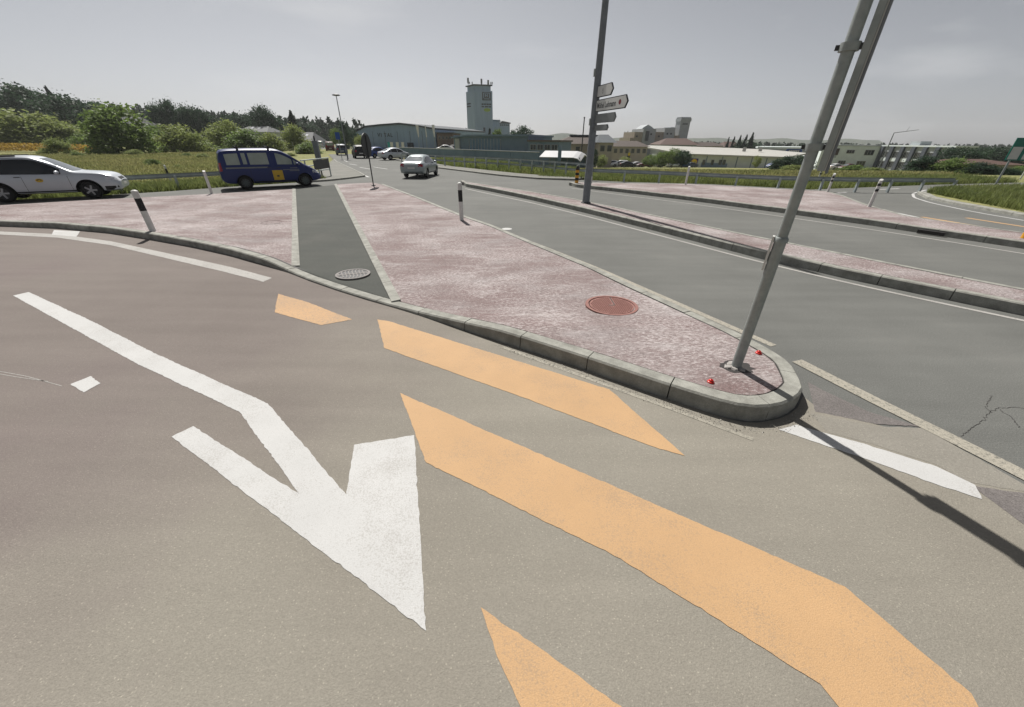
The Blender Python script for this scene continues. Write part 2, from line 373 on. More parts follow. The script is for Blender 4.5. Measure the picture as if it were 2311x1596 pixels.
# ------------------------------------------------------------------ roads
def struct(name, mb, m, label, parent=None):
    o = mb.build(name, m, parent)
    if parent is None: o['kind'] = 'structure'
    o['label'] = label
    return o
road_px = [(266, 439), (381, 432), (501, 423), (640, 414), (743, 408), (757, 392), (754, 362), (735, 342), (716, 331), (700, 325),
           (770, 327), (800, 337), (840, 349), (880, 357), (930, 366), (986, 378), (1090, 391), (1214, 402), (1420, 411), (1608, 416), (1830, 428), (1904, 425), (2032, 420), (2116, 417), (2311, 412)]
rp = poly_px(road_px)
dl = Vector((-0.79, -0.61))
rp = [(rp[0][0] - 60 * .79, rp[0][1] - 60 * .61)] + rp + [(70, 34), (70, -25), (-66, -25)]
road = struct('road', MB().flat(rp, 0.0), M['road'], 'grey asphalt carriageway of the junction')

K = 0.18
# --- front kerb line of the large island, foot of the kerb on the road
fpx = [(-260, 503), (-120, 505), (0, 511), (130, 516), (250, 527), (340, 541), (430, 557), (520, 577), (600, 600), (645, 614), (700, 636), (760, 657), (830, 679), (890, 696), (950, 714), (1030, 741), (1120, 770),
       (1200, 796), (1300, 829), (1400, 864), (1470, 889), (1550, 916), (1600, 932), (1639, 945), (1674, 953), (1705, 955), (1728, 952), (1760, 945), (1781, 936), (1800, 920), (1812, 895)]
def kh_front(x):                                     # kerb height along the line (lowered at the crossing)
    return float(np.interp(x, [-300, 590, 655, 890, 950, 1120, 1900], [0.16, 0.16, 0.045, 0.045, 0.06, K, K]))
front = [(*G(x, y, 0), kh_front(x)) for x, y in fpx]
back_px = [(1809, 866), (1804, 840), (1794, 820), (1770, 803), (1738, 785), (1660, 744), (1580, 709), (1506, 676), (1420, 638), (1345, 602), (1206, 546), (1120, 510), (1049, 486), (951, 447), (895, 426), (866, 415)]
def kh_back(x): return float(np.interp(x, [860, 1400, 1740, 1900], [0.10, 0.13, K, K]))
back = [(*G(x, y, kh_back(x)), kh_back(x)) for x, y in back_px]
rear_px = [(840, 412), (763, 417), (661, 428), (580, 431), (485, 437), (283, 447), (150, 454), (0, 463)]
rear = [(*G(x, y, .08), 0.08) for x, y in rear_px]
x0, y0, _ = rear[-1]; rear.append((x0 - 14 * .79, y0 - 14 * .61, .08))

# the lane in front of the island
lane_poly = [(p[0], p[1]) for p in front]
sep = [G(1850, 925), G(2000, 965), G(2150, 1040), G(2311, 1105), G(2600, 1230)]
lane_poly = lane_poly + sep + [(14, -3), (14, -20), (-60, -20), (-60, front[0][1])]
lane = struct('slip_lane', MB().flat(lane_poly, 0.004), M['lane'], 'tan grey asphalt lane with painted arrow in the foreground')

def kerb_run(P, wd, island, step=1.0, mtl=None, gap=0.012, tarw=0.02, side=1):
    """lay separate kerb stones along a line of (x,y,height); island lies on the left when side=1. returns inner edge"""
    P = np.array(P, float)
    F = smooth_pl(resample(P, 0.12), 3); d = np.r_[0, np.cumsum(np.linalg.norm(np.diff(F[:, :2], axis=0), axis=1))]
    N = normals(F) * side
    n = max(1, int(round(d[-1] / step)))
    ev = lambda s: np.array([np.interp(s, d, F[:, k]) for k in range(3)] + [np.interp(s, d, N[:, k]) for k in range(2)])
    for i in range(n):
        s0, s1 = d[-1] * i / n + gap / 2, d[-1] * (i + 1) / n - gap / 2
        nq = 7; q = [ev(s) for s in np.linspace(s0, s1, nq)]
        jz = random.uniform(-.004, .004); jo = random.uniform(-.004, .004)
        vs, fs = [], []
        for e in q:
            h = e[2] + jz; nn = Vector((e[3], e[4], 0)); b = Vector((e[0], e[1], 0)) + nn * jo
            c = min(0.02, h * 0.4)
            vs += [b + Vector((0, 0, -.05)), b + nn * .012 + Vector((0, 0, h - c)), b + nn * (.012 + c) + Vector((0, 0, h)), b + nn * wd + Vector((0, 0, h)), b + nn * wd + Vector((0, 0, -.05))]
        for a in range(nq - 1):
            for k in range(4):
                f = (a * 5 + k, (a + 1) * 5 + k, (a + 1) * 5 + k + 1, a * 5 + k + 1)
                fs.append(f if side == 1 else tuple(reversed(f)))
        fs += [tuple(reversed(range(5))), tuple(range(5 * nq - 5, 5 * nq))]
        off = wloc(island)
        o = link('kerb_stone', mesh_data('kerb_stone', [v - off for v in vs], fs, False, [mtl or M['kerb']]), island)
    Q = F[::2]; NN = N[::2]
    return [(float(a[0] + b[0] * (wd + tarw)), float(a[1] + b[1] * (wd + tarw)), float(a[2])) for a, b in zip(Q, NN)]

isl = tag(link('traffic_island', mesh_data('traffic_island', [], [])), 'large triangular traffic island with worn pink surfacing', kind='structure')
# bed of the island (dark joint shows between kerb and surfacing)
loop = front + back + rear
inner_f = kerb_run(front + back, 0.18, isl, 0.95, side=1)
inner_b = []
def joint(pl, par, wd=.07, dz=.012):
    P = np.array(pl, float); N = normals(P); vs = []; fs = []
    for i in range(len(P)):
        for sg in (-1, 1): vs.append((P[i, 0] + N[i, 0] * wd / 2 * sg, P[i, 1] + N[i, 1] * wd / 2 * sg, P[i, 2] - dz))
        if i: fs.append((2 * i - 2, 2 * i, 2 * i + 1, 2 * i - 1))
    return MB().add(vs, fs).build('tar_joint', M['tar'], par)
joint(inner_f, isl)
# crossing path between two edging strips
pl0, pl1 = G(661, 428, .05), G(648, 607, .05)
pr0, pr1 = G(760, 417, .05), G(900, 684, .05)
def near_i(lst, p): return int(np.argmin([math.hypot(a[0] - p[0], a[1] - p[1]) for a in lst]))
iL, iR = near_i(inner_f, pl1), near_i(inner_f, pr1)
lo = lambda p, z: (p[0], p[1], z)
left_slab = inner_f[:iL + 1] + [lo(pl0, .08)] + [r for r in rear if r[0] < pl0[0] - .3]
right_slab = inner_f[iR:] + inner_b + [r for r in rear[:1]] + [lo(pr0, .08)]
def slab(poly, z0, m, name, label=None):
    o = MB().prism([(p[0], p[1], p[2] - 0.006) for p in poly], z0, 0.1).build(name, m, isl)
    if label: o['label'] = label
    return o
sl_o = [slab(left_slab, -.04, M['pink'], 'island_surface'), slab(right_slab, -.04, M['pink'], 'island_surface')]
_sb = [BVHTree.FromPolygons([v.co.copy() for v in o_.data.vertices], [tuple(p_.vertices) for p_ in o_.data.polygons]) for o_ in sl_o]
def island_z(x, y):
    for t_ in _sb:
        h_ = t_.ray_cast(Vector((x, y, 2)), Vector((0, 0, -1)))
        if h_[0] is not None: return h_[0].z
    return .12
pth = inner_f[iL:iR + 1]
ew = 0.16
eL = Vector((pl0[0] - pth[0][0], pl0[1] - pth[0][1])).normalized(); eR = Vector((pr0[0] - pth[-1][0], pr0[1] - pth[-1][1])).normalized()
nL = Vector((eL.y, -eL.x)); nR = Vector((-eR.y, eR.x))
a0, a1 = Vector(pth[0][:2]), Vector(pl0); b0, b1 = Vector(pth[-1][:2]), Vector(pr0)
slab([(*(a0 + nL * .02), .05)] + [p for p in pth[1:-1]] + [(*(b0 + nR * .02), .05), (*(b1 + nR * .02), .06), (*(a1 + nL * .02), .06)], -.04, M['path'], 'crossing_path', 'dark asphalt crossing path through the island')
for (p0, p1, nn) in ((a0, a1, nL), (b0, b1, nR)):
    L_ = (p1 - p0).length; n = int(L_ / 1.0); e = (p1 - p0).normalized()
    for i in range(n):
        q0 = p0 + e * (L_ * i / n + .006); q1 = p0 + e * (L_ * (i + 1) / n - .006)
        z0_, z1_ = .062 + .025 * i / n, .062 + .025 * (i + 1) / n
        A = [q0 - nn * .015, q0 + nn * (ew - .02), q1 + nn * (ew - .02), q1 - nn * .015]
        MB().prism([(A[0].x, A[0].y, z0_ + .012), (A[1].x, A[1].y, z0_), (A[2].x, A[2].y, z1_), (A[3].x, A[3].y, z1_ + .012)], -.03, .06).build('edging_stone', M['kerb'], isl)

def island_loop(name, label, px, h=K, wd=0.17, step=1.0, surf='pink'):
    """px: outer loop (counter-clockwise) with the level each point was read at"""
    o = tag(link(name, mesh_data(name, [], [])), label, kind='structure')
    P = [(*G(x, y, z), h) for x, y, z in px]
    inn = kerb_run(P, wd, o, step, side=1)
    joint(inn, o)
    c = inn
    MB().prism([(p[0], p[1], h - .004) for p in c], -.03, h).build('island_surface', M[surf], o)
    return o
# narrow divider island (counter-clockwise: near side left to right, far side back)
isl2 = island_loop('traffic_island', 'long narrow pink divider island carrying the grey mast',
    [(1040, 414, 0), (1052, 422, 0), (1100, 431, 0), (1200, 452, 0), (1330, 483, 0), (1500, 527, 0), (1700, 580, 0), (1900, 627, 0), (2100, 669, 0), (2311, 713, 0), (2600, 772, 0),
     (2600, 702, K), (2311, 650, K), (2100, 610, K), (1900, 570, K), (1700, 531, K), (1500, 490, K), (1400, 469, K), (1300, 449, K), (1200, 432, K), (1120, 420, K), (1060, 411, K), (1043, 410, K)])
isl3 = island_loop('traffic_island', 'wide pink island beyond the divider with white posts',
    [(1283, 418, 0), (1300, 423, 0), (1400, 434, 0), (1550, 452, 0), (1750, 479, 0), (1950, 507, 0), (2100, 530, 0), (2311, 562, 0), (2600, 606, 0),
     (2600, 560, K), (2311, 524, K), (2150, 501, K), (2050, 487, K), (1990, 470, K), (1960, 462, K), (1910, 443, K), (1868, 431, K), (1800, 428, K), (1640, 419, K), (1560, 415, K), (1400, 413, K), (1300, 411, K), (1285, 412, K)])
# right grass island with kerb beside the far bend
isl4 = island_loop('grass_island', 'grass covered island inside the bend at far right',
    [(2068, 437, 0), (2090, 449, 0), (2150, 462, 0), (2230, 477, 0), (2311, 492, 0), (2600, 545, 0), (2900, 520, K), (2700, 430, K), (2400, 420, K), (2230, 425, K), (2140, 430, K), (2080, 432, K)], h=0.12, wd=0.35, surf='field')
# kerb and pavement along the far side of the main road
far_k = [(*G(x, y, 0), .12) for x, y in [(1300, 408), (1214, 405), (1132, 398), (1090, 393), (986, 380), (930, 369), (880, 360)]]
pv = tag(link('pavement', mesh_data('pavement', [], [])), 'narrow grey pavement below the guard rail', kind='structure')
inn = kerb_run(far_k, .16, pv, 1.5, side=-1)
offp = [(p[0] + 1.1, p[1] + 1.5, .12) for p in inn]
MB().prism([(p[0], p[1], .115) for p in inn] + [(p[0], p[1], .115) for p in reversed(offp)], -.05, .1).build('pavement_surface', M['pave'], pv)
# pavement on the left side beside the barrier
pv2 = tag(link('pavement', mesh_data('pavement', [], [])), 'grey pavement triangle beside the barrier at the road edge', kind='structure')
lk = [(*G(x, y, 0), .11) for x, y in [(700, 412), (743, 409), (790, 404), (826, 399), (815, 392), (790, 380), (762, 367), (756, 361)]]
inn = kerb_run(lk, .15, pv2, 1.2, side=1)
MB().prism([(p[0], p[1], .105) for p in inn], -.05, .1).build('pavement_surface', M['pave'], pv2)

# ------------------------------------------------------------------ painted markings
def paint(name, poly, m, parent, z, label=None):
    q = [G(x, y) for x, y in poly]; q = q + [q[0]]; P = []
    for p0, p1 in zip(q[:-1], q[1:]):
        L_ = math.hypot(p1[0] - p0[0], p1[1] - p0[1]); k = max(1, int(L_ / .035)); nx_, ny_ = -(p1[1] - p0[1]) / L_, (p1[0] - p0[0]) / L_
        ph = random.uniform(0, 9)
        for i in range(k):
            f = i / k; d_ = 0 if i == 0 else (random.gauss(0, .0022) + .0022 * math.sin(ph + f * L_ * 7) + .0012 * math.sin(ph * 2 + f * L_ * 37))
            P.append((p0[0] + (p1[0] - p0[0]) * f + nx_ * d_, p0[1] + (p1[1] - p0[1]) * f + ny_ * d_))
    o = MB().flat(P, z).build(name, m, parent)
    if label: o['label'] = label
    return o
paint('lane_arrow', [(30, 668), (65, 660), (200, 722), (355, 801), (605, 912), (782, 1118), (800, 1005), (935, 983), (962, 1425), (388, 987), (437, 963), (678, 1118), (540, 930), (310, 822), (170, 745)], M['white'], lane, .0072, 'large white lane arrow bending towards the camera')
paint('paint_patch', [(160, 868), (205, 850), (228, 866), (190, 887)], M['white'], lane, .0072, 'small white square of paint')
paint('edge_line', [(-150, 518), (0, 523), (130, 529), (250, 545), (400, 577), (520, 603), (614, 628), (595, 637), (500, 613), (390, 587), (250, 554), (130, 537), (0, 530), (-150, 525)], M['dull'], lane, .0072, 'faded white edge line along the kerb')
paint('paint_block', [(117, 531), (122, 520), (181, 523), (173, 535)], M['white'], lane, .0092, 'white block beside the edge line')
paint('yellow_stripe', [(620, 706), (628, 664), (692, 682), (795, 722), (725, 735)], M['yellow_thin'], lane, .0072, 'small yellow crossing stripe near the path')
paint('yellow_stripe', [(852, 722), (878, 726), (1110, 798), (1375, 880), (1545, 1030), (1470, 1008), (1180, 898), (868, 787)], M['yellow'], lane, .0072, 'yellow crossing stripe beside the kerb')
paint('yellow_stripe', [(903, 888), (1300, 1062), (1905, 1325), (2190, 1566), (2250, 1680), (1960, 1680), (1850, 1545), (1400, 1262), (962, 1045)], M['yellow'], lane, .0072, 'longest yellow crossing stripe in the foreground')
paint('yellow_stripe', [(1085, 1372), (1400, 1594), (1500, 1680), (1215, 1680), (1130, 1500)], M['yellow'], lane, .0072, 'yellow crossing stripe at the bottom edge')
paint('stop_line', [(1757, 971), (1797, 960), (1960, 1006), (2112, 1054), (2200, 1096), (2215, 1128), (2140, 1104), (1950, 1036)], M['white'], lane, .0072, 'white line from the island nose to the right')
M['wedge'] = asphalt('asphalt_pale', (0.205, 0.193, 0.168), (0.23, 0.217, 0.19), (0.22, 0.205, 0.18), sc=.5, speck=.1)
paint('surface_patch', [(1828, 934), (1978, 963), (2085, 968), (2200, 1032), (2320, 1100), (2320, 1112), (2182, 1088), (2114, 1050), (1962, 1001), (1868, 977)], M['wedge'], lane, .0054, 'pale wedge of smooth asphalt beside the white line')
M['patch'] = asphalt('asphalt_purple', (0.135, 0.124, 0.120), (0.155, 0.142, 0.137), (0.17, 0.157, 0.15), sc=1.2, speck=.25)
paint('surface_patch', [(2190, 1096), (2330, 1118), (2330, 1200)], M['patch'], lane, .0054, 'dark purplish asphalt triangle at the right edge')
paint('surface_patch', [(1822, 862), (1850, 878), (1960, 930), (2078, 964), (1978, 958), (1840, 930)], M['patch'], road, .0052, 'dark purplish asphalt triangle behind the island nose')
ribbon(resample([G(1135, 785), G(1300, 845), G(1500, 918), G(1700, 993)], .3), .05, .0068).build('worn_line', M['gritty'], lane)['label'] = 'gritty worn line at the foot of the kerb'
wl = resample([G(1798, 815, 0), G(1950, 893), G(2150, 992), G(2320, 1078), G(2600, 1225)], .3)
ribbon(wl, .17, .0078).build('worn_line', M['gritty'], road)['label'] = 'gritty worn line from the island nose to lower right'
wl = resample([G(1740, 792, 0), G(1506, 686, 0), G(1345, 613), G(1206, 556), G(1049, 495), G(866, 421)], .5)
ribbon(wl + np.array([.12, .14]), .12, .0045).build('worn_line', M['gritty'], road)['label'] = 'pale worn line along the far side of the large island'
ribbon(smooth_pl(resample([G(x, y) for x, y in [(1050, 426), (1100, 437), (1200, 458), (1330, 490), (1500, 535), (1700, 588), (1900, 636), (2100, 680), (2311, 724), (2600, 786)]], .5)), .10, .0045).build('edge_line', M['dull'], road)['label'] = 'white edge line along the divider island'
ribbon(smooth_pl(resample([G(x, y) for x, y in [(1290, 425), (1400, 440), (1550, 459), (1750, 487), (1950, 516), (2100, 539), (2311, 573), (2600, 620)]], .5)), .10, .0045).build('edge_line', M['dull'], road)['label'] = 'white edge line along the wide pink island'
ribbon(smooth_pl(resample([G(x, y) for x, y in [(2311, 498), (2200, 479), (2100, 458), (2062, 446), (2060, 437), (2090, 429)]], .4)), .12, .0045).build('edge_line', M['white'], road)['label'] = 'white edge line round the grass island'
ribbon(resample([G(759, 370), G(832, 400)], .5), .16, .0045).build('edge_line', M['white'], road)['label'] = 'white edge line of the road leading away'
for seg in ([(788, 370), (806, 373)], [(812, 378), (836, 382)], [(843, 377), (875, 382)], [(776, 362), (784, 365)], [(1890, 436), (1910, 434)], [(1985, 428), (2030, 426)]):
    ribbon(resample([G(*p) for p in seg], .5), .15, .0045).build('lane_dash', M['white'], road)
ribbon(resample([G(2010, 478), G(2072, 491)], .4), .15, .0045).build('edge_line', M['white'], road)['label'] = 'short white line at the end of the wide island'
for seg in ([(2080, 490), (2311, 528)], [(2180, 492), (2330, 515)]):
    ribbon(resample([G(*p) for p in seg], .4), .2, .0055).build('yellow_line', M['yellow'], road)
sp = G(1144, 517); MB().flat([(sp[0] + .16 * math.cos(t), sp[1] + .16 * math.sin(t)) for t in np.linspace(0, 6.28, 18)[:-1]], .0045).build('paint_spot', M['white'], road)
for px_ in ([(-40, 832), (60, 850), (140, 872)], [(-40, 838), (40, 852), (110, 862)]):
    ribbon(resample([G(*p_) for p_ in px_], .1), .008, .0062).build('scratch', M['dull'], lane)
# tar crack on the right road
for ckp in ([(2168, 985), (2200, 962), (2222, 945), (2232, 930), (2250, 922), (2275, 920), (2330, 921)], [(2232, 930), (2226, 912), (2240, 893)], [(2250, 922), (2282, 941), (2300, 966)]):
    ck = resample([G(x, y) for x, y in ckp], .025); ck = ck + np.random.default_rng(len(ckp)).normal(0, .007, ck.shape)
    ribbon(ck, .0045, .003).build('crack', M['tar'], road)
# gully opening in the kerb of the wide island
ka, kb = G3(2068, 527, 0), G3(2128, 535.5, 0); ke = (kb - ka).normalized(); kn = V_(ke.y, -ke.x) if False else Vector((ke.y, -ke.x, 0))
MB().obox(ka, ke, kn, Vector((0, 0, 1)), 0, (kb - ka).length, -.06, .035, .02, .125).build('gully_opening', M['tar'], isl3)
# ------------------------------------------------------------------ text
def text_mesh(txt, size, mname, m, parent, mtx, extr=0.002, bold=0.0):
    cu = bpy.data.curves.new(mname, 'FONT'); cu.body = txt; cu.size = size; cu.extrude = extr; cu.offset = bold; cu.align_x = 'LEFT'; cu.resolution_u = 3
    t = bpy.data.objects.new(mname + '_tmp', cu); C.objects.link(t)
    me = bpy.data.meshes.new_from_object(t.evaluated_get(bpy.context.evaluated_depsgraph_get()))
    bpy.data.objects.remove(t); bpy.data.curves.remove(cu)
    me.transform(mtx); me.materials.clear(); me.materials.append(m)
    return link(mname, me, parent)
def frame(o, u, v):
    """matrix with local x along u, y along v, z their cross product, origin o"""
    u = Vector(u).normalized(); v = Vector(v).normalized(); n = u.cross(v).normalized()
    m = Matrix((u, v, n)).transposed().to_4x4(); m.translation = Vector(o); return m

# ------------------------------------------------------------------ near pole with the edge-on sign support
b = G3(1661, 828, K - .006)
t = thing('sign_pole', 'tall grey steel pole on the island nose, narrow support clamped beside it', 'sign pole', b)
V = Vector
view = V((b.x, b.y, 0)).normalized(); side = V((view.y, -view.x, 0))
MB().cyl(b, b + V((0, 0, 1.42)), .052, n=20).build('pole', M['steel'], t, ang=40)
MB().cyl(b + V((0, 0, 1.42)), b + V((0, 0, 3.5)), .045, n=20).build('pole', M['steel'], t, ang=40)
MB().lathe([(.0, 1.40), (.060, 1.40), (.060, 1.435), (.049, 1.45), (0, 1.45)], b, 20).build('sleeve', M['steel'], t, ang=40)
MB().obox(b, side, view, V((0, 0, 1)), -.075, -.056, -.03, .03, 1.12, 1.45).build('number_plate', M['signw'], t)
pan_o = b + side * .108
pu = (view * math.cos(R(5.5)) + side * math.sin(R(5.5))).normalized(); pn = V((pu.y, -pu.x, 0))
MB().obox(pan_o, pu, pn, V((0, 0, 1)), -.03, .03, -.028, .022, 2.02, 3.5).build('sign_support', M['steel'], t)
MB().obox(pan_o, pu, pn, V((0, 0, 1)), -.02, .035, .024, .030, 2.02, 3.5).build('support_edge', M['signw'], t)
MB().obox(pan_o, pu, pn, V((0, 0, 1)), -.01, .04, .032, .050, 2.0, 3.5).build('sign_edge', M['mast'], t)
for z in (2.17, 2.84):
    mb = MB().lathe([(.0475, z), (.066, z), (.066, z + .055), (.0475, z + .055), (.0475, z)], b, 18)
    cl = mb.build('clamp', M['steel'], t, ang=40)
    MB().obox(b, side, view, V((0, 0, 1)), .055, .085, -.022, .022, z + .008, z + .046).build('bracket', M['dark'], cl)
    MB().obox(b, side, view, V((0, 0, 1)), -.09, -.062, -.016, .016, z + .012, z + .044).build('bolt', M['dark'], cl)
# broken surfacing round its foot
t2 = thing('pole_footing', 'broken hole with pale rubble round the foot of the near pole', 'footing', b)
mb = MB(); n = 22
rr = [.155 + random.uniform(-.025, .03) for _ in range(n)]
ring = [b + V((r * math.cos(6.283 * i / n) * 1.15, r * math.sin(6.283 * i / n) * .85, .003)) for i, r in enumerate(rr)]
mb.add(ring + [b + V((0, 0, .003))], [(i, (i + 1) % n, n) for i in range(n)]); mb.build('hole', M['tar'], t2)
for i in range(7):
    a = random.uniform(1.6, 5.2); r = random.uniform(.07, .115); s = random.uniform(.03, .055)
    c = b + V((r * math.cos(a), r * math.sin(a) * .8, .005)); mb = MB(); q = [c + V((s * random.uniform(.7, 1.1) * math.cos(k), s * random.uniform(.7, 1.1) * math.sin(k), 0)) for k in np.linspace(0, 6.28, 7)[:-1]]
    top = [p * 1 + V((0, 0, random.uniform(.008, .02))) for p in [c + (p - c) * .7 for p in q]]
    mb.add(q + top, [(i_, (i_ + 1) % 6, 6 + (i_ + 1) % 6, 6 + i_) for i_ in range(6)] + [tuple(range(6, 12))]); mb.build('rubble', M['stone'], t2)
# red studs
for px, lab in (((1604, 862), 'small red cap stud on the island in front of the near pole'), ((1712, 797), 'small red cap stud behind the near pole by the far kerb')):
    p = G3(*px, K)
    s = thing('marker_stud', lab, 'stud', p, group='red studs on the island nose')
    MB().lathe([(.036, -.004), (.034, .008), (.028, .012), (0, .012)], p, 14).build('flange', M['red'], s, ang=40)
    MB().lathe([(.024, .012), (.023, .024), (.015, .032), (0, .033)], p, 12).build('cap', M['red'], s, ang=50)
    MB().cyl(p + V((0, 0, .031)), p + V((0, 0, .038)), .008, n=6).build('bolt', M['sredot'], s)

# manhole cover
p = G3(1380, 690, .13)
zc = max(island_z(p.x + dx, p.y + dy) for dx, dy in ((.38, 0), (-.38, 0), (0, .38), (0, -.38))) - .010
t = thing('manhole_cover', 'round rust red manhole cover set in the pink island', 'manhole cover', (p.x, p.y, zc))
p = V((p.x, p.y, zc))
MB().lathe([(.41, -.02), (.41, .016), (.365, .016), (.365, .004), (.355, .004), (.355, -.02)], p, 40).build('frame', M['iron'], t, ang=30)
MB().lathe([(.37, .0), (.35, .001)], p, 40).build('gap', M['tar'], t)
mb = MB().lathe([(.345, -.01), (.345, .012), (0, .012)], p, 36); mb.build('lid', M['iron'], t, ang=30)
mb = MB()
for i in range(-10, 11):
    for j in range(-10, 11):
        x, y = i * .031 + (j % 2) * .0155, j * .031
        if .045 < math.hypot(x, y) < .325 and not (abs(x - .05) < .02 and y > 0): mb.box(p.x + x - .009, p.x + x + .009, p.y + y - .009, p.y + y + .009, p.z + .0115, p.z + .018)
o = mb.build('tread_studs', M['iron'], t); o['kind'] = 'stuff'
MB().box(p.x - .045, p.x + .04, p.y - .02, p.y + .012, p.z + .010, p.z + .0135).build('lifting_hole', M['tar'], t)
MB().box(p.x + .04, p.x + .058, p.y - .005, p.y + .34, p.z + .010, p.z + .0135).build('slot', M['tar'], t)
# second, faint cover left of the path
p = G3(690, 497, .12) if False else G3(612, 497, .14)
t = thing('manhole_cover', 'faint pale manhole ring in the island left of the path', 'manhole cover', (p.x, p.y, island_z(p.x, p.y)))
p.z = island_z(p.x, p.y) - .018
MB().lathe([(.32, -.02), (.32, .025), (.29, .025), (.29, .01), (0, .01)], p, 32).build('lid', M['pink'], t, ang=30)
# drain grate
p = G3(797, 620, .05); p.z = .062
t = thing('drain_grate', 'round cast iron drain grate with curved slots in the path', 'drain grate', p)
MB().lathe([(.33, -.02), (.33, .010), (.285, .010), (.285, -.02)], p, 40).build('frame', M['grate'], t, ang=30)
MB().lathe([(.285, .002), (0, .002)], p, 32).build('pit', M['black'], t)
ang = R(20); ca, sa = math.cos(ang), math.sin(ang)
def rot2(x, y): return (p.x + x * ca - y * sa, p.y + x * sa + y * ca)
for row, sgn in ((-1, 1), (1, -1)):
    for k in range(-4, 5):
        mb = MB(); xs = k * .066; L_ = math.sqrt(max(0.0, .275 ** 2 - xs ** 2))
        if L_ < .06: continue
        pts = []
        for q in np.linspace(0.02, L_, 6):
            bend = .02 * math.sin(math.pi * (q - .02) / .25) * sgn
            pts.append((xs + bend, q * row))
        vs, fs = [], []
        for i, (x, y) in enumerate(pts):
            for dx in (-.011, .011):
                X, Y = rot2(x + dx, y); vs.append((X, Y, p.z + .009))
            if i: fs.append((2 * i - 2, 2 * i - 1, 2 * i + 1, 2 * i))
        mb.add(vs, fs); mb.build('grate_bar', M['grate'], t)
X0, Y0 = rot2(-.28, -.022); X1, Y1 = rot2(.28, -.022); X2, Y2 = rot2(.28, .022); X3, Y3 = rot2(-.28, .022)
MB().add([(X0, Y0, p.z + .0095), (X1, Y1, p.z + .0095), (X2, Y2, p.z + .0095), (X3, Y3, p.z + .0095)], [(0, 1, 2, 3)]).build('grate_bar', M['grate'], t)

# ------------------------------------------------------------------ delineator posts
def post(px, z, hgt, label, kind='band', lean=(0, 0), wd=.06, group='white guide posts along the kerbs'):
    p = G3(*px, z)
    t = thing('guide_post', label, 'guide post', p, group=group)
    f = V((p.x, p.y, 0)).normalized(); s = V((f.y, -f.x, 0)); up = V((lean[0], lean[1], 1)).normalized()
    def seg(z0, z1, a, nm, m, cut=0.0, par=t):
        mb = MB(); n = 14; vs = []
        for zz, top in ((z0, 0), (z1, 1)):
            for i in range(n):
                q = 6.283 * i / n; y = a * .8 * math.sin(q)
                vs.append(p + s * (a * math.cos(q)) + f * y + up * (zz + (cut * y / a if top else 0)))
        mb.add(vs, [(i, (i + 1) % n, n + (i + 1) % n, n + i) for i in range(n)] + [tuple(reversed(range(n))), tuple(range(n, 2 * n))])
        return mb.build(nm, m, par, ang=45)
    if kind == 'band':
        seg(-.02, hgt * .50, wd, 'post_body', M['pwhite']); seg(hgt * .50, hgt * .80, wd * 1.004, 'black_band', M['black']); tp = seg(hgt * .80, hgt * .97, wd, 'post_top', M['pwhite'])
        MB().lathe([(wd, 0), (wd * .8, .02), (wd * .4, .032), (0, .035)], p + up * hgt * .965, 12).build('cap', M['pwhite'], tp, ang=60)
    elif kind == 'plain':
        seg(-.02, hgt, wd, 'post_body', M['pwhite'], cut=.03)
    else:
        seg(-.02, hgt, wd, 'post_body', M['pwhite'], cut=.04)
        for zz in (.62, .82):
            MB().obox(p + up * (hgt * zz), s, f, up, -wd * .9, wd * .9, -wd * 1.02, -wd * .5, -.045, .045).build('reflector', M['black'], t)
    return t
post((345, 521), .155, 1.05, 'white post with black band beside the curved kerb at left', 'band', (-.02, 0), .075)
post((1042, 497), .105, 1.15, 'white post with black band on the far edge of the large island', 'band', (0, 0), .068)
post((478, 437), .08, .98, 'plain white post behind the pink island in front of the blue van', 'plain', (0, 0), .06)
post((1962, 467), K, 1.0, 'white post with two black reflectors at the tip of the wide pink island', 'refl', (0, 0), .06)
post((1868, 433), K, .86, 'white post with black reflectors right of the near pole by the verge', 'refl', (0, 0), .055)
post((1547, 417), K, .98, 'slim white post at the back of the wide island near the discount store', 'plain', (0, 0), .055)
post((388, 414), 0, 1.0, 'white post with dark head behind the left guard rail', 'band', (-.03, 0), .055)
post((1844, 412), 0, .9, 'small striped post behind the guard rail beside the near pole', 'refl', (0, 0), .05)
post((2310, 408), 0, .9, 'small striped post behind the guard rail at far right', 'refl', (0, 0), .05) if False else post((2302 - 0, 405), 0, .8, 'pale post in the grass under the green sign', 'plain', (0, 0), .05)

def striped_bollard(px, z, label):
    p = G3(*px, z)
    t = thing('warning_bollard', label, 'bollard', p, group='yellow and black warning bollards')
    hh = .86; n = 6; r = .11
    for i in range(n):
        MB().lathe([(0, hh * i / n), (r, hh * i / n), (r, hh * (i + 1) / n), (0, hh * (i + 1) / n)], p, 18).build('yellow_band' if i % 2 == 0 else 'black_band', M['yel'] if i % 2 == 0 else M['black'], t, ang=40)
    MB().lathe([(r * .75, hh), (r * .8, hh + .04), (r * .5, hh + .1), (0, hh + .12)], p, 16).build('lamp_cap', M['dark'], t, ang=50)
striped_bollard((1301, 413), K, 'yellow and black striped bollard at the nose of the wide island')
striped_bollard((2316, 538), K, 'yellow bollard on the wide island cut by the right edge')

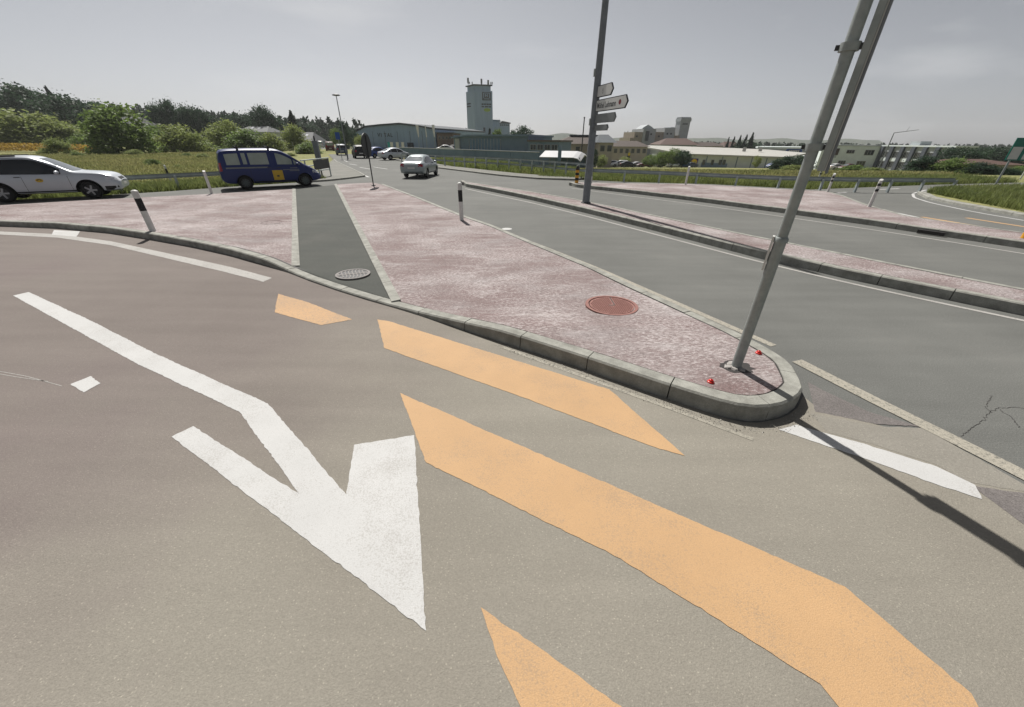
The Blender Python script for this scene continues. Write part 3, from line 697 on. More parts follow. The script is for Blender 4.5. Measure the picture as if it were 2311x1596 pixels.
# ------------------------------------------------------------------ mast with direction arrows on the divider
b = G3(1322, 458, K)
t = thing('lamp_mast', 'tall grey tapered mast with four white arrow signs on the divider island', 'mast', b)
MB().cyl(b, b + V((0, 0, 12)), .15, .075, n=24).build('mast_tube', M['mast'], t, ang=40)
MB().lathe([(.155, 0), (.2, .0), (.2, .03), (.16, .04)], b, 20).build('base_plate', M['dark'], t, ang=40)
for z in (4.25, 2.75): MB().obox(b, V((1, 0, 0)), V((0, 1, 0)), V((0, 0, 1)), -.17, -.10, -.06, .06, z, z + .22).build('junction_box', M['steel'], t)
MB().obox(b, V((1, 0, 0)), V((0, 1, 0)), V((0, 0, 1)), .10, .155, -.1, .02, .75, 1.0).build('number_plate', M['signw'], t)
su = V((.25, -.97, 0)).normalized(); sn = V((-.97, -.25, 0)); upz = V((0, 0, 1))
def arrow(ytop, ybot, L, m, label, border=True, txt=None, dot=False, emb=False):
    z1 = at(1350, ytop, b.y).z; z0 = at(1350, ybot, b.y).z
    o = b + su * .12 + sn * .0; o.z = 0; hh = z1 - z0; tip = hh * .42
    g = thing('arrow_sign', label, 'direction sign', V((o.x, o.y, z0)), group='arrow signs on the mast')
    def shape(ins, d0, d1, nm, mm):
        P = [(ins, z0 + ins), (L - ins * .4, z0 + ins), (L + tip - ins * 1.3, (z0 + z1) / 2), (L - ins * .4, z1 - ins), (ins, z1 - ins)]
        n = len(P); vs = [o + su * a + upz * c + sn * d0 for a, c in P] + [o + su * a + upz * c + sn * d1 for a, c in P]
        return MB().add(vs, [tuple(range(n, 2 * n)), tuple(reversed(range(n)))] + [(i, (i + 1) % n, n + (i + 1) % n, n + i) for i in range(n)]).build(nm, mm, g)
    shape(0, -.02, .02, 'panel', M['ink'] if border else M['signg'])
    shape(hh * .07, .0, .026, 'face', m)
    for q in (.18, .82):
        MB().obox(o, su, sn, upz, -.02, .12, -.06, -.021, z0 + hh * q - .03, z0 + hh * q + .03).build('clamp', M['steel'], g)
    off = wloc(g)
    if txt:
        L2 = L * .66; o2 = text_mesh(txt, hh * .66, 'lettering', M['ink'], g, frame(o + su * .1 + upz * (z0 + hh * .28) + sn * .027 - off, su, upz), extr=.001, bold=.004)
        wid = max(v.co.dot(su) for v in o2.data.vertices) - min(v.co.dot(su) for v in o2.data.vertices)
        k = L2 / wid; st = (o + su * .1 - off).dot(su)
        for v in o2.data.vertices:
            a = v.co.dot(su); v.co += su * ((st + (a - st) * k) - a)
    if dot:
        c = o + su * (L * .84) + upz * (z0 + hh * .52) + sn * .0275
        MB().add([c + su * (hh * .24 * math.cos(q)) + upz * (hh * .2 * math.sin(q)) for q in np.linspace(0, 6.283, 20)[:-1]], [tuple(range(19))]).build('red_dot', M['sredot'], g)
    if emb:
        c = o + su * (L * .42) + upz * (z0 + hh * .48) + sn * .0275
        for ra, rb_, dz in ((.16, .10, -.06), (.09, .05, .16)):
            vs = [c + upz * (dz * hh) + su * (ra * hh * math.cos(q)) + upz * (ra * hh * math.sin(q)) for q in np.linspace(0, 6.283, 17)[:-1]] + [c + upz * (dz * hh) + su * (rb_ * hh * math.cos(q)) + upz * (rb_ * hh * math.sin(q)) for q in np.linspace(0, 6.283, 17)[:-1]]
            MB().add(vs, [(i, (i + 1) % 16, 16 + (i + 1) % 16, 16 + i) for i in range(16)]).build('emblem', M['signg'], g)
    return g
arrow(195, 222, 1.05, M['signw'], 'uppermost blank arrow sign with a small ring emblem on the mast', emb=True)
arrow(227, 254, 2.15, M['signw'], 'longest arrow sign on the mast with lettering and a red dot', txt='Möbel Lehmann', dot=True)
arrow(259, 279, 1.5, M['signg'], 'grey arrow sign with white border third on the mast', border=False)
arrow(283, 296, 1.05, M['signg'], 'lowest short grey arrow sign on the mast', border=False)

# keep-right sign seen edge on
b = G3(843, 419, .1)
t = thing('road_sign', 'round road sign seen nearly edge on at the tip of the large island', 'road sign', b)
MB().cyl(b, b + V((0, 0, 2.5)), .032, n=12).build('pole', M['dark'], t, ang=40)
MB().lathe([(.03, 0), (.12, 0), (.1, .03), (.03, .05)], b, 14).build('foot', M['dark'], t, ang=40)
fa = V((b.x, b.y, 0)).normalized(); du = (fa * math.cos(R(24)) + V((fa.y, -fa.x, 0)) * math.sin(R(24))).normalized(); dn = V((du.y, -du.x, 0))
c = b + V((0, 0, 2.02)) - dn * .05
for d0, d1, rr_, nm, mm in ((-.03, .0, .60, 'disc', M['dark']), (.001, .012, .55, 'sign_face', M['sblue'])):
    mb = MB().cyl(c - dn * d1, c - dn * d0, rr_, n=28); mb.build(nm, mm, t, ang=40)
# lamp with round head on the left road
b = G3(785, 358)
t = thing('street_lamp', 'slender street lamp with a flat round head on the left roadside', 'street lamp', b)
MB().cyl(b, b + V((0, 0, 7.6)), .095, .05, n=14).build('pole', M['mast'], t, ang=40)
MB().lathe([(0, 7.72), (.25, 7.70), (.50, 7.62), (.53, 7.55), (.3, 7.5), (0, 7.48)], b, 22).build('lamp_head', M['dark'], t, ang=50)
c = at(762, 307, 58)
t = thing('road_sign', 'blue square road sign beside the street lamp pole', 'road sign', (c.x, c.y, 0))
MB().cyl((c.x, c.y, 0), (c.x, c.y, c.z + .4), .04, n=10).build('pole', M['steel'], t, ang=40)
MB().box(c.x - .3, c.x + .3, c.y - .06, c.y - .03, c.z - .42, c.z + .42).build('panel', M['sblue'], t)
# bent lamp on the right
b = V((at(1962, 385, 95).x, 95, th(at(1962, 385, 95).x, 95)))
tpz = at(2018, 300, 95); b.x = tpz.x
t = thing('street_lamp', 'dark street lamp with a long arm in front of the office block', 'street lamp', b)
MB().cyl(b, V((tpz.x, 95, tpz.z)), .13, .08, n=12).build('pole', M['mast'], t, ang=40)
e = at(2074, 293, 93)
MB().cyl(V((tpz.x, 95, tpz.z)), e, .07, .04, n=10).build('arm', M['mast'], t, ang=40)
q = tpz.lerp(e, .5); MB().cyl(q, q + V((.3, 0, .9)), .03, .02, n=8).build('aerial', M['mast'], t)

# green motorway sign at the right edge
b = G3(2249, 417)
t = thing('motorway_sign', 'green and white direction sign on steel posts cut by the right edge', 'road sign', b)
zb = at(2272, 362, b.y).z; zt = at(2300, 311, b.y).z
xl = at(2266, 362, b.y).x
hh = zt - zb
MB().box(xl, xl + 4.2, b.y - .05, b.y, zb, zt).build('panel', M['sgreen'], t)
MB().add([(xl + .06, b.y - .056, zb + .06), (xl + 4.1, b.y - .056, zb + .06), (xl + 4.1, b.y - .056, zb + hh * .60), (xl + .06, b.y - .056, zb + hh * .60)], [(0, 1, 2, 3)]).build('white_field', M['signw'], t)
MB().add([(xl + .75, b.y - .06, zb + .06), (xl + 1.0, b.y - .06, zb + .06), (xl + 1.0, b.y - .06, zb + hh * .60), (xl + .75, b.y - .06, zb + hh * .60)], [(0, 1, 2, 3)]).build('divider_bar', M['sgreen'], t)
for dx in (.45, 2.6): MB().cyl((xl + dx, b.y + .06, 0), (xl + dx, b.y + .06, zt), .055, n=12).build('post', M['steel'], t, ang=40)

# ------------------------------------------------------------------ guard rails
def guard_rail(pts, label, heights=(.72,), step=2.0, thick=.22, group='steel guard rails', tops=None):
    P = smooth_pl(resample(pts, step), 1)
    o3 = V((P[0, 0], P[0, 1], th(P[0, 0], P[0, 1])))
    t = thing('guard_rail', label, 'guard rail', o3, group=group)
    N = normals(P)
    for k, hz in enumerate(heights):
        n1 = len(P) if tops is None else tops[k]
        prof = [(.0, -thick / 2), (.05, -thick / 2 + .05), (.05, -thick * .14), (.0, -.03), (.0, .03), (.05, thick * .14), (.05, thick / 2 - .05), (.0, thick / 2)]
        vs, fs = [], []
        for i in range(n1):
            g0 = max(th(P[i, 0], P[i, 1]), -.06)
            for d, z in prof: vs.append((P[i, 0] + N[i, 0] * (d + .06), P[i, 1] + N[i, 1] * (d + .06), g0 + hz - thick / 2 + z + .1))
            if i:
                for q in range(len(prof) - 1): fs.append(((i - 1) * 8 + q, i * 8 + q, i * 8 + q + 1, (i - 1) * 8 + q + 1))
        MB().add(vs, fs).build('rail', M['rail'], t)
    pm = None
    for i in range(len(P)):
        g0 = max(th(P[i, 0], P[i, 1]), -.06); top = heights[0] if (tops is None or i < tops[0]) else heights[-1]
        a = math.atan2(N[i, 1], N[i, 0]); cc, ss = math.cos(a), math.sin(a)
        U = V((cc, ss, 0)); W_ = V((-ss, cc, 0))
        MB().obox(V((P[i, 0], P[i, 1], g0)), U, W_, upz, -.06, .055, -.05, .05, -.2, top).build('post', M['rail'], t)
    return t
guard_rail([G(262, 399, .72), G(399, 393, .72), G(499, 388, .72), G(600, 384, .72), G(690, 381, .72)], 'grey guard rail behind the blue van and silver estate at left', group='steel guard rails', step=2.2)
rl = [G(905, 346, 1.0), G(974, 351, 1.0), G(1134, 358, 1.0), G(1223, 363, 1.0), G(1290, 368, .9)]
rest = [G(x, y, .7) for x, y in [(1336, 383), (1424, 386), (1584, 392), (1654, 396), (1774, 401), (1860, 402)]]
guard_rail(rl[:-1] + rest[:1], 'double guard rail along the far kerb left of the grey mast', heights=(1.02, .62), thick=.15, step=1.5)
guard_rail(rest, 'single guard rail in the verge between the mast and the near pole', heights=(.72,), step=2.4)
guard_rail([rest[-1], G(1947, 404, .7), G(2040, 404, .7), G(2116, 405, .7), G(2160, 405, .7)], 'single guard rail bending round the far curve at right', heights=(.72,), step=2.0)
guard_rail([G(778, 326, .8), G(800, 330, .8), G(828, 336, .8), G(880, 344, .8)], 'distant guard rail beside the road leading away', heights=(.75,), step=3.5)

# pedestrian barrier beside the van
b = G3(716, 410)
t = thing('pedestrian_barrier', 'grey tubular barrier with a dark sheet next to the nose of the blue van', 'barrier', b)
pA, pB = G3(698, 411), G3(748, 400); e = (pB - pA); e.z = 0
Lb = e.length; e.normalize()
for q in (0, .5, 1): MB().cyl(pA + e * (Lb * q), pA + e * (Lb * q) + V((0, 0, 1.25)), .045, n=10).build('post', M['rail'], t, ang=40)
for z in (.55, .9, 1.25): MB().cyl(pA - e * .5 + V((0, 0, z)), pB + e * .15 + V((0, 0, z)), .035, n=10).build('rail', M['rail'], t, ang=40)
nn = V((e.y, -e.x, 0))
MB().obox(pA, e, nn, upz, Lb * .3, Lb * 1.0, .04, .055, .62, 1.2).build('sheet', M['dark'], t)
MB().cyl(pA + V((0, 0, .1)), pA + e * (Lb * .5) + V((0, 0, .9)), .025, n=8).build('brace', M['rail'], t)
c = at(716, 345, 30)
t = thing('signal_cabinet', 'dark narrow cabinet on a post behind the barrier', 'cabinet', (c.x, c.y, 0))
MB().cyl((c.x, c.y, -.1), (c.x, c.y, 2.6), .05, n=10).build('post', M['dark'], t, ang=40)
MB().box(c.x - .16, c.x + .16, c.y - .12, c.y + .12, 1.0, 2.3).build('case', M['mast'], t)
# litter at the kerb
p = G3(212, 521)
t = thing('litter', 'crumpled pale litter lying at the foot of the left kerb', 'litter', p)
mb = MB(); q = [p + V((random.uniform(-.2, .2), random.uniform(-.08, .08), .02 + random.uniform(0, .06))) for _ in range(9)]
mb.add(q, [(0, 1, 2), (2, 3, 4), (4, 5, 6), (6, 7, 8), (1, 3, 5), (0, 4, 8)]); mb.build('scrap', M['pwhite'], t)
MB().cyl(p + V((.1, 0, .035)), p + V((.3, .03, .035)), .033, n=10).build('carton', M['iron'], t)

# ------------------------------------------------------------------ vehicles
def paintm(name, c, metal=0.3, rough=0.35, coat=.5): return mat(name, tuple(x * .96 for x in c), tuple(min(1, x * 1.04) for x in c), scale=1.5, rough=rough, metal=metal, spec=0.4, coat=coat, world=False)
P_SILVER = paintm('silver_paint', (0.44, 0.47, 0.51)); P_BLUE = paintm('blue_paint', (0.005, 0.017, 0.105), metal=0.0, rough=.45, coat=.1); P_GREYS = paintm('pale_silver_paint', (0.27, 0.31, 0.32))
P_BLACK = paintm('black_paint', (0.012, 0.012, 0.014), metal=0, rough=.5, coat=.05); P_WHITE = paintm('white_paint', (0.65, 0.65, 0.65), metal=0); P_RED = paintm('dark_red_paint', (0.07, 0.008, 0.012), metal=0, rough=.5, coat=.1)
P_GREEN = paintm('grey_blue_paint', (0.06, 0.08, 0.11), metal=0, rough=.5, coat=.1); P_BLUE2 = paintm('mid_blue_paint', (0.012, 0.045, 0.20), metal=0, rough=.45, coat=.1)
M['glass'] = plain('dark_car_glass', (0.012, 0.015, 0.018), rough=0.06, spec=0.6)
M['glass_pale'] = plain('pale_van_glass', (0.26, 0.30, 0.26), rough=0.12, spec=0.6)
M['screen'] = plain('windscreen_glass', (0.10, 0.115, 0.125), rough=0.06, spec=0.7)
M['tyre'] = plain('tyre_rubber', (0.012, 0.012, 0.012), rough=0.85)
M['rim'] = plain('alloy_rim', (0.30, 0.31, 0.32), rough=0.4, metal=0.6)
M['rimg'] = plain('steel_rim', (0.09, 0.11, 0.11), rough=0.5, metal=0.4)
M['lamp'] = plain('headlamp', (0.55, 0.57, 0.6), rough=0.15)
M['tail'] = plain('tail_lamp', (0.28, 0.012, 0.02), rough=0.25)
M['sticker_y'] = plain('yellow_sticker', (0.55, 0.36, 0.03), rough=0.5)

class Body:
    def __init__(s, st, nseg=56):
        A = np.array(st, float); xs = np.linspace(A[0, 0], A[-1, 0], nseg)
        xs[1:-1] = np.sort(np.r_[A[1:-1, 0], xs[2:-2]])[:nseg - 2] if False else xs[1:-1]
        D = np.stack([xs] + [np.interp(xs, A[:, 0], A[:, k]) for k in range(1, 7)], 1)
        for _ in range(2): D[1:-1, 1:] = .25 * D[:-2, 1:] + .5 * D[1:-1, 1:] + .25 * D[2:, 1:]
        s.D = D; vs = []; fs = []
        for x, zb, ze, zt, wl, wb, wr in D:
            zt = max(zt, ze + .012); d = zt - ze
            half = [(0, zb), (wl * .72, zb), (wl * .96, zb + .05), (wl, zb + .34 * (ze - zb)), (wl * .995, zb + .72 * (ze - zb)), (wb * 1.005, ze - .05), (wb * .985, ze),
                    (wb + (wr - wb) * .35, ze + d * .36), (wb + (wr - wb) * .75, ze + d * .76), (wr, ze + d * .93), (wr * .86, zt), (wr * .45, zt + .018), (0, zt + .024)]
            full = [(x, y, z) for y, z in half] + [(x, -y, z) for y, z in half[-2:0:-1]]
            vs += full
        m = len(full); s.m = m
        for i in range(nseg - 1):
            for k in range(m):
                k2 = (k + 1) % m; fs.append((i * m + k, i * m + k2, (i + 1) * m + k2, (i + 1) * m + k))
        fs.append(tuple(range(m))); fs.append(tuple((nseg - 1) * m + k for k in reversed(range(m))))
        s.vs = [Vector(v) for v in vs]; s.fs = fs
        s.bvh = BVHTree.FromPolygons(s.vs, fs)
    def val(s, x, k): return float(np.interp(x, s.D[:, 0], s.D[:, k]))
    def xat(s, z, front=True):
        D = s.D; i0 = int(np.argmax(D[:, 3]))
        if front: return float(np.interp(-z, -D[i0:, 3], D[i0:, 0]))
        return float(np.interp(z, D[:i0 + 1, 3], D[:i0 + 1, 0]))
    def cast(s, o, d, off=.006):
        h = s.bvh.ray_cast(Vector(o), Vector(d))
        if h[0] is None: return None
        n = h[1] if h[1].dot(Vector(d)) < 0 else -h[1]
        return h[0] + n * off
    def drape(s, grid, how, name, m, parent, sgn=1, off=.006):
        rows = []
        for r in grid:
            rr_ = []
            for a, c in r:
                if how == 'side': q = s.cast((a, 3 * sgn, c), (0, -sgn, 0), off)
                elif how == 'front': q = s.cast((4, a, c), (-1, 0, 0), off)
                elif how == 'rear': q = s.cast((-4, a, c), (1, 0, 0), off)
                else: q = s.cast((a, c, 4), (0, 0, -1), off)
                rr_.append(q)
            rows.append(rr_)
        mb = MB(); vs = []; idx = {}
        for i, r in enumerate(rows):
            for j, q in enumerate(r):
                if q is not None: idx[i, j] = len(vs); vs.append(q)
        fs = []
        for i in range(len(rows) - 1):
            for j in range(len(rows[0]) - 1):
                ks = [(i, j), (i + 1, j), (i + 1, j + 1), (i, j + 1)]
                if all(k in idx for k in ks): fs.append(tuple(idx[k] for k in ks))
        if not fs: return None
        return mb.add(vs, fs).build(name, m, parent, world=False, smooth=True)
    def side_win(s, x0, x1, name, m, parent, sgn, top=.13, bot=.03, zcap=9, n=10, slant0=0, slant1=0):
        g = []
        for x in np.linspace(x0, x1, n):
            lo_, hi_ = s.val(x, 2) + bot, min(zcap, s.val(x, 3) - top)
            if hi_ < lo_ + .015: hi_ = lo_ + .015
            f = (x - x0) / (x1 - x0)
            g.append([(x + (slant0 * (1 - f) + slant1 * f) * tt, lo_ + (hi_ - lo_) * tt) for tt in np.linspace(0, 1, 5)])
        return s.drape(g, 'side', name, m, parent, sgn)

def rect(a0, a1, c0, c1, na=6, nc=3): return [[(a, c) for c in np.linspace(c0, c1, nc)] for a in np.linspace(a0, a1, na)]

def wheel_meshes(Rw, wd, spokes, rimm):
    ty = MB().lathe([(Rw * .62, -wd / 2 + .01), (Rw * .9, -wd / 2), (Rw * .98, -wd / 2 + .03), (Rw, 0), (Rw * .98, wd / 2 - .03), (Rw * .9, wd / 2), (Rw * .62, wd / 2 - .01)], (0, 0, 0), 30, axis='Y')
    rm = MB().lathe([(Rw * .64, -wd / 2 + .012), (Rw * .6, -wd / 2 + .0), (Rw * .58, -wd / 2 + .05), (Rw * .2, -wd / 2 + .055), (0, -wd / 2 + .055)], (0, 0, 0), 30, axis='Y')
    sp = MB()
    for k in range(spokes):
        a = 6.283 * k / spokes; u = V((math.cos(a), 0, math.sin(a))); v = V((-math.sin(a), 0, math.cos(a)))
        sp.obox(V((0, 0, 0)), u, v, V((0, -1, 0)), Rw * .06, Rw * .6, -Rw * .085, Rw * .085, wd / 2 - .05, wd / 2 - .012)
    sp.lathe([(0, -wd / 2 + .005), (Rw * .14, -wd / 2 + .008), (Rw * .16, -wd / 2 + .05)], (0, 0, 0), 14, axis='Y')
    me = []
    for mb, nm, mm in ((ty, 'tyre', M['tyre']), (rm, 'rim', M['dark']), (sp, 'spokes', rimm)):
        d = mesh_data(nm, mb.v, mb.f, True, [mm]); d.set_sharp_from_angle(angle=R(40)); me.append((nm, d))
    return me

def make_vehicle(name, label, st, paint_m, wheels, Rw, track, wins, glassm, ws, rw=None, heads=(.50, .80, .55, .72), tails=None, spokes=5, rimm=None, sill=True, group=None, arch=.055):
    t = thing(name, label, 'car' if 'van' not in name else 'van', group=group)
    B = Body(st)
    me = mesh_data('body', B.vs, B.fs, True, [paint_m, M['black']])
    o = link('body', me, t)
    cut = MB()
    for x in wheels:
        for sg in (-1, 1): cut.cyl((x, sg * (track - .32), Rw), (x, sg * (track + .5), Rw), Rw + arch, n=28)
    cm = mesh_data('cut', cut.v, cut.f, False, [paint_m, M['black']]); cm.polygons.foreach_set('material_index', [1] * len(cm.polygons))
    co = link('cut', cm)
    md = o.modifiers.new('b', 'BOOLEAN'); md.object = co; md.operation = 'DIFFERENCE'; md.solver = 'EXACT'
    dg = bpy.context.evaluated_depsgraph_get()
    nm_ = bpy.data.meshes.new_from_object(o.evaluated_get(dg)); nm_.name = 'body'
    o.modifiers.clear(); o.data = nm_
    nm_.polygons.foreach_set('use_smooth', [True] * len(nm_.polygons)); nm_.set_sharp_from_angle(angle=R(38))
    bpy.data.objects.remove(co)
    wm = wheel_meshes(Rw, .21, spokes, rimm or M['rim'])
    for x in wheels:
        for sg in (-1, 1):
            we = link('wheel', wm[0][1], t); we.location = (x, sg * track, Rw)
            if sg == 1: we.rotation_euler = (0, 0, math.pi)
            for nm, d in wm[1:]: link(nm, d, we)
    for sg in (-1, 1):
        for x0, x1, kw in wins: B.side_win(x0, x1, 'side_window', glassm, t, sg, **kw)
        B.drape(rect(heads[0] * sg, heads[1] * sg, heads[2], heads[3], 5, 4), 'front', 'headlight', M['lamp'], t)
        # lamp wrap on the wing
        xf = B.D[-1, 0]
        B.drape(rect(xf - .45, xf - .12, heads[2] + .03, heads[3] - .0, 5, 3), 'side', 'headlight', M['lamp'], t, sg)
        if tails:
            B.drape(rect(tails[0] * sg, tails[1] * sg, tails[2], tails[3], 4, 4), 'rear', 'tail_light', M['tail'], t)
            xr = B.D[0, 0]; B.drape(rect(xr + .05, xr + .14, tails[2] + .02, tails[3], 4, 4), 'side', 'tail_light', M['tail'], t, sg)
        # mirror
        xm = ws[2]; zm = B.val(xm, 2) + .07; ym = B.val(xm, 5)
        mb = MB().lathe([(0, -.11), (.05, -.10), (.075, -.03), (.075, .05), (.05, .1), (0, .11)], (xm, sg * (ym + .10), zm), 10, axis='Y')
        mb.build('mirror', paint_m, t, world=False, ang=50)
        if sill:
            x0, x1 = wheels[0] + Rw + .08, wheels[1] - Rw - .08
            if x0 > x1: x0, x1 = wheels[1] + Rw + .08, wheels[0] - Rw - .08
            B.drape(rect(x0, x1, B.val(0, 1) + .03, B.val(0, 1) + .12, 10, 3), 'side', 'sill', M['black'], t, sg)
        for xs_ in ws[3]:
            zb_, ze_ = B.val(xs_, 1) + .1, B.val(xs_, 2) - .01
            B.drape([[(xs_ + dx, z) for z in np.linspace(zb_, ze_, 8)] for dx in (-.006, .006)], 'side', 'door_seam', M['black'], t, sg, off=.003)
        for xs_ in ws[4]:
            z = B.val(xs_, 2) - .10; q = B.cast((xs_, 3 * sg, z), (0, -sg, 0), .0)
            if q: MB().box(xs_ - .09, xs_ + .09, q.y - .012, q.y + .018 * 1, z - .016, z + .016).build('door_handle', M['dark'], t, world=False)
    # windscreen and rear window
    z0, z1 = ws[0], ws[1]
    g = []
    for f in np.linspace(-1, 1, 9):
        row = []
        for tt in np.linspace(0, 1, 6):
            z = z0 + (z1 - z0) * tt; hw = B.val(B.xat(z, True), 6) * .93; row.append((f * hw, z))
        g.append(row)
    B.drape(g, 'front', 'windscreen', M['screen'], t)
    if rw:
        g = []
        for f in np.linspace(-1, 1, 9):
            row = []
            for tt in np.linspace(0, 1, 6):
                z = rw[0] + (rw[1] - rw[0]) * tt; hw = B.val(B.xat(z, False), 6) * .93; row.append((f * hw, z))
            g.append(row)
        B.drape(g, 'rear', 'rear_window', glassm if len(rw) < 3 else M['screen'], t)
    # grille, bumper insert, plates
    B.drape(rect(-.38, .38, heads[2], heads[3] - .03, 7, 3), 'front', 'grille', M['black'], t)
    B.drape(rect(-.26, .26, heads[2] - .17, heads[2] - .06, 5, 3), 'front', 'number_plate', M['signw'], t)
    B.drape(rect(-.26, .26, .62, .73, 5, 3), 'rear', 'number_plate', M['signw'], t)
    t['_'] = 0; del t['_']
    return t, B
def place(t, p, heading):
    t.location = (p[0], p[1], p[2] if len(p) > 2 else 0.006); t.rotation_euler = (0, 0, heading)

SUV = [(-2.32, .46, .78, .82, .66, .62, .55), (-2.29, .36, 1.0, 1.08, .82, .78, .66), (-2.2, .32, 1.06, 1.44, .88, .84, .62), (-2.0, .30, 1.06, 1.60, .9, .87, .62), (-1.2, .28, 1.05, 1.68, .9, .88, .65), (-.3, .27, 1.03, 1.70, .9, .88, .67), (.02, .27, 1.02, 1.67, .9, .88, .67),
       (.42, .27, 1.02, 1.49, .9, .88, .68), (.78, .27, 1.02, 1.27, .9, .88, .72), (1.05, .27, 1.02, 1.10, .9, .875, .76), (1.5, .27, 1.01, 1.06, .9, .86, .77), (1.9, .28, .98, 1.03, .9, .85, .75), (2.15, .29, .93, .98, .89, .83, .70), (2.31, .30, .85, .90, .87, .80, .66), (2.41, .33, .76, .80, .82, .75, .60), (2.46, .42, .66, .69, .70, .64, .5)]
suv, sB = make_vehicle('estate_car', 'silver estate car with a yellow door badge driving past at far left', SUV, P_SILVER, (1.38, -1.29), .35, .76,
    [(-2.04, -1.45, dict(top=.13, bot=.0)), (-1.45, -.5, dict(top=.11, bot=.0)), (-.5, .70, dict(top=.11, bot=.0))], M['glass'], (1.12, 1.60, .62, (-.50, -1.44, .86), (-.62, -1.38)), rw=(1.12, 1.5), heads=(.46, .80, .68, .86), tails=(.55, .78, .85, 1.1), arch=.09)
for sg in (-1, 1):
    mb = sB.drape([[(-.02 + .12 * math.cos(a) * r, .80 + .075 * math.sin(a) * r) for r in (0.05, .5, 1)] for a in np.linspace(0, 6.283, 15)], 'side', 'door_badge', M['sticker_y'], suv, sg)
    sB.drape([[(-.02 + .085 * math.cos(a) * r, .79 + .055 * math.sin(a) * r) for r in (.55, .75, 1)] for a in np.linspace(.1, 3.0, 9)], 'side', 'door_badge', M['ink'], suv, sg, off=.009)
    MB().cyl((-1.9, sg * .63, 1.66), (-.4, sg * .65, 1.71), .028, n=8).build('roof_rail', M['black'], suv, world=False)
    sB.drape(rect(1.90, 2.36, .34, .50, 5, 3), 'side', 'bumper_corner', M['black'], suv, sg)
sf, sr = V((*G(216, 448.5), 0)), V((*G(26, 457.5), 0)); d = (sf - sr).normalized(); hd = math.atan2(d.y, d.x)
lft = V((-d.y, d.x, 0)); mid = sf - d * 1.38 + lft * .80
place(suv, (mid.x, mid.y), hd)

VAN = [(-2.40, .48, .9, 1.0, .72, .70, .62), (-2.37, .38, 1.10, 1.62, .85, .83, .72), (-2.25, .32, 1.14, 1.83, .9, .87, .74), (-1.9, .29, 1.15, 1.90, .9, .88, .75), (-1.0, .28, 1.15, 1.93, .9, .88, .76), (.15, .27, 1.14, 1.93, .9, .88, .76), (.5, .27, 1.14, 1.88, .9, .88, .75),
       (.9, .27, 1.13, 1.68, .9, .88, .73), (1.3, .27, 1.12, 1.40, .9, .88, .73), (1.62, .27, 1.09, 1.18, .9, .86, .74), (1.9, .28, .98, 1.04, .89, .82, .68), (2.2, .31, .82, .86, .85, .78, .6), (2.37, .36, .64, .68, .75, .68, .5), (2.42, .46, .55, .57, .6, .55, .4)]
van, vB = make_vehicle('minivan', 'dark blue minivan with a yellow square sticker driving past behind the island', VAN, P_BLUE, (1.50, -1.42), .335, .76,
    [(-2.02, -1.42, dict(top=.19, bot=.05)), (-1.28, -1.10, dict(top=.19, bot=.07)), (-.98, -.10, dict(top=.19, bot=.05)), (.28, 1.02, dict(top=.19, bot=.04)), (1.10, 1.40, dict(top=.14, bot=.03))], M['glass_pale'], (1.22, 1.80, 1.25, (.2, -1.05, 1.2), (.34, -.16)), rw=(1.2, 1.72), heads=(.46, .80, .68, .86), tails=(.66, .80, .9, 1.3), rimm=M['rimg'], spokes=9)
for sg in (-1, 1):
    vB.drape(rect(-.06, .44, .42, .90, 6, 5), 'side', 'sticker', M['sticker_y'], van, sg)
    vB.drape(rect(.12, .24, .58, .66, 5, 3), 'side', 'sticker_print', M['ink'], van, sg, off=.009)
    for z, x0, x1 in ((.98, .86, 1.22), (.90, .48, 1.3), (.84, .80, 1.3)):
        vB.drape(rect(x0, x1, z, z + .03, 6, 2), 'side', 'lettering_stripe', M['signg'], van, sg)
    vB.drape(rect(-2.1, -.2, 1.02, 1.09, 10, 2), 'side', 'lettering_stripe', M['signg'], van, sg)
for x in (-1.35, .05):
    rk = MB().cyl((x, -.74, 2.03), (x, .74, 2.03), .022, n=8).build('roof_bar', M['black'], van, world=False)
    for sg in (-1, 1): MB().box(x - .05, x + .05, sg * .72 - .03, sg * .72 + .03, 1.86, 2.05).build('bar_foot', M['black'], rk, world=False)
sf, sr = V((*G(693, 421.5), 0)), V((*G(560, 428.5), 0)); d = (sf - sr).normalized(); hd = math.atan2(d.y, d.x)
lft = V((-d.y, d.x, 0)); mid = (sf + sr) / 2 - d * .04 + lft * .80
place(van, (mid.x, mid.y), hd)

SED = [(-2.28, .46, .80, .86, .68, .64, .55), (-2.25, .36, .94, .99, .82, .76, .64), (-2.1, .30, .97, 1.03, .87, .82, .66), (-1.72, .26, .96, 1.07, .88, .84, .66), (-1.35, .25, .95, 1.22, .88, .85, .61), (-.95, .24, .94, 1.38, .88, .85, .58), (-.5, .24, .93, 1.45, .88, .85, .57), (.0, .24, .92, 1.46, .88, .85, .57),
       (.35, .24, .92, 1.41, .88, .85, .58), (.75, .24, .91, 1.22, .88, .85, .62), (1.12, .24, .90, 1.0, .88, .84, .68), (1.6, .25, .84, .89, .87, .82, .66), (2.0, .29, .73, .77, .83, .77, .6), (2.2, .34, .6, .64, .72, .66, .48), (2.28, .44, .52, .54, .58, .52, .4)]
sed, cB = make_vehicle('sedan', 'pale silver sedan driving away on the main road', SED, P_GREYS, (1.34, -1.24), .31, .75,
    [(-1.45, -1.05, dict(top=.12)), (-.98, -.08, dict(top=.10)), (-.02, .80, dict(top=.11))], M['glass'], (1.02, 1.37, .72, (-.05, -1.0), (-.18, -.92)), rw=(1.10, 1.36, 1), heads=(.46, .78, .56, .70), tails=(.50, .80, .76, .95))
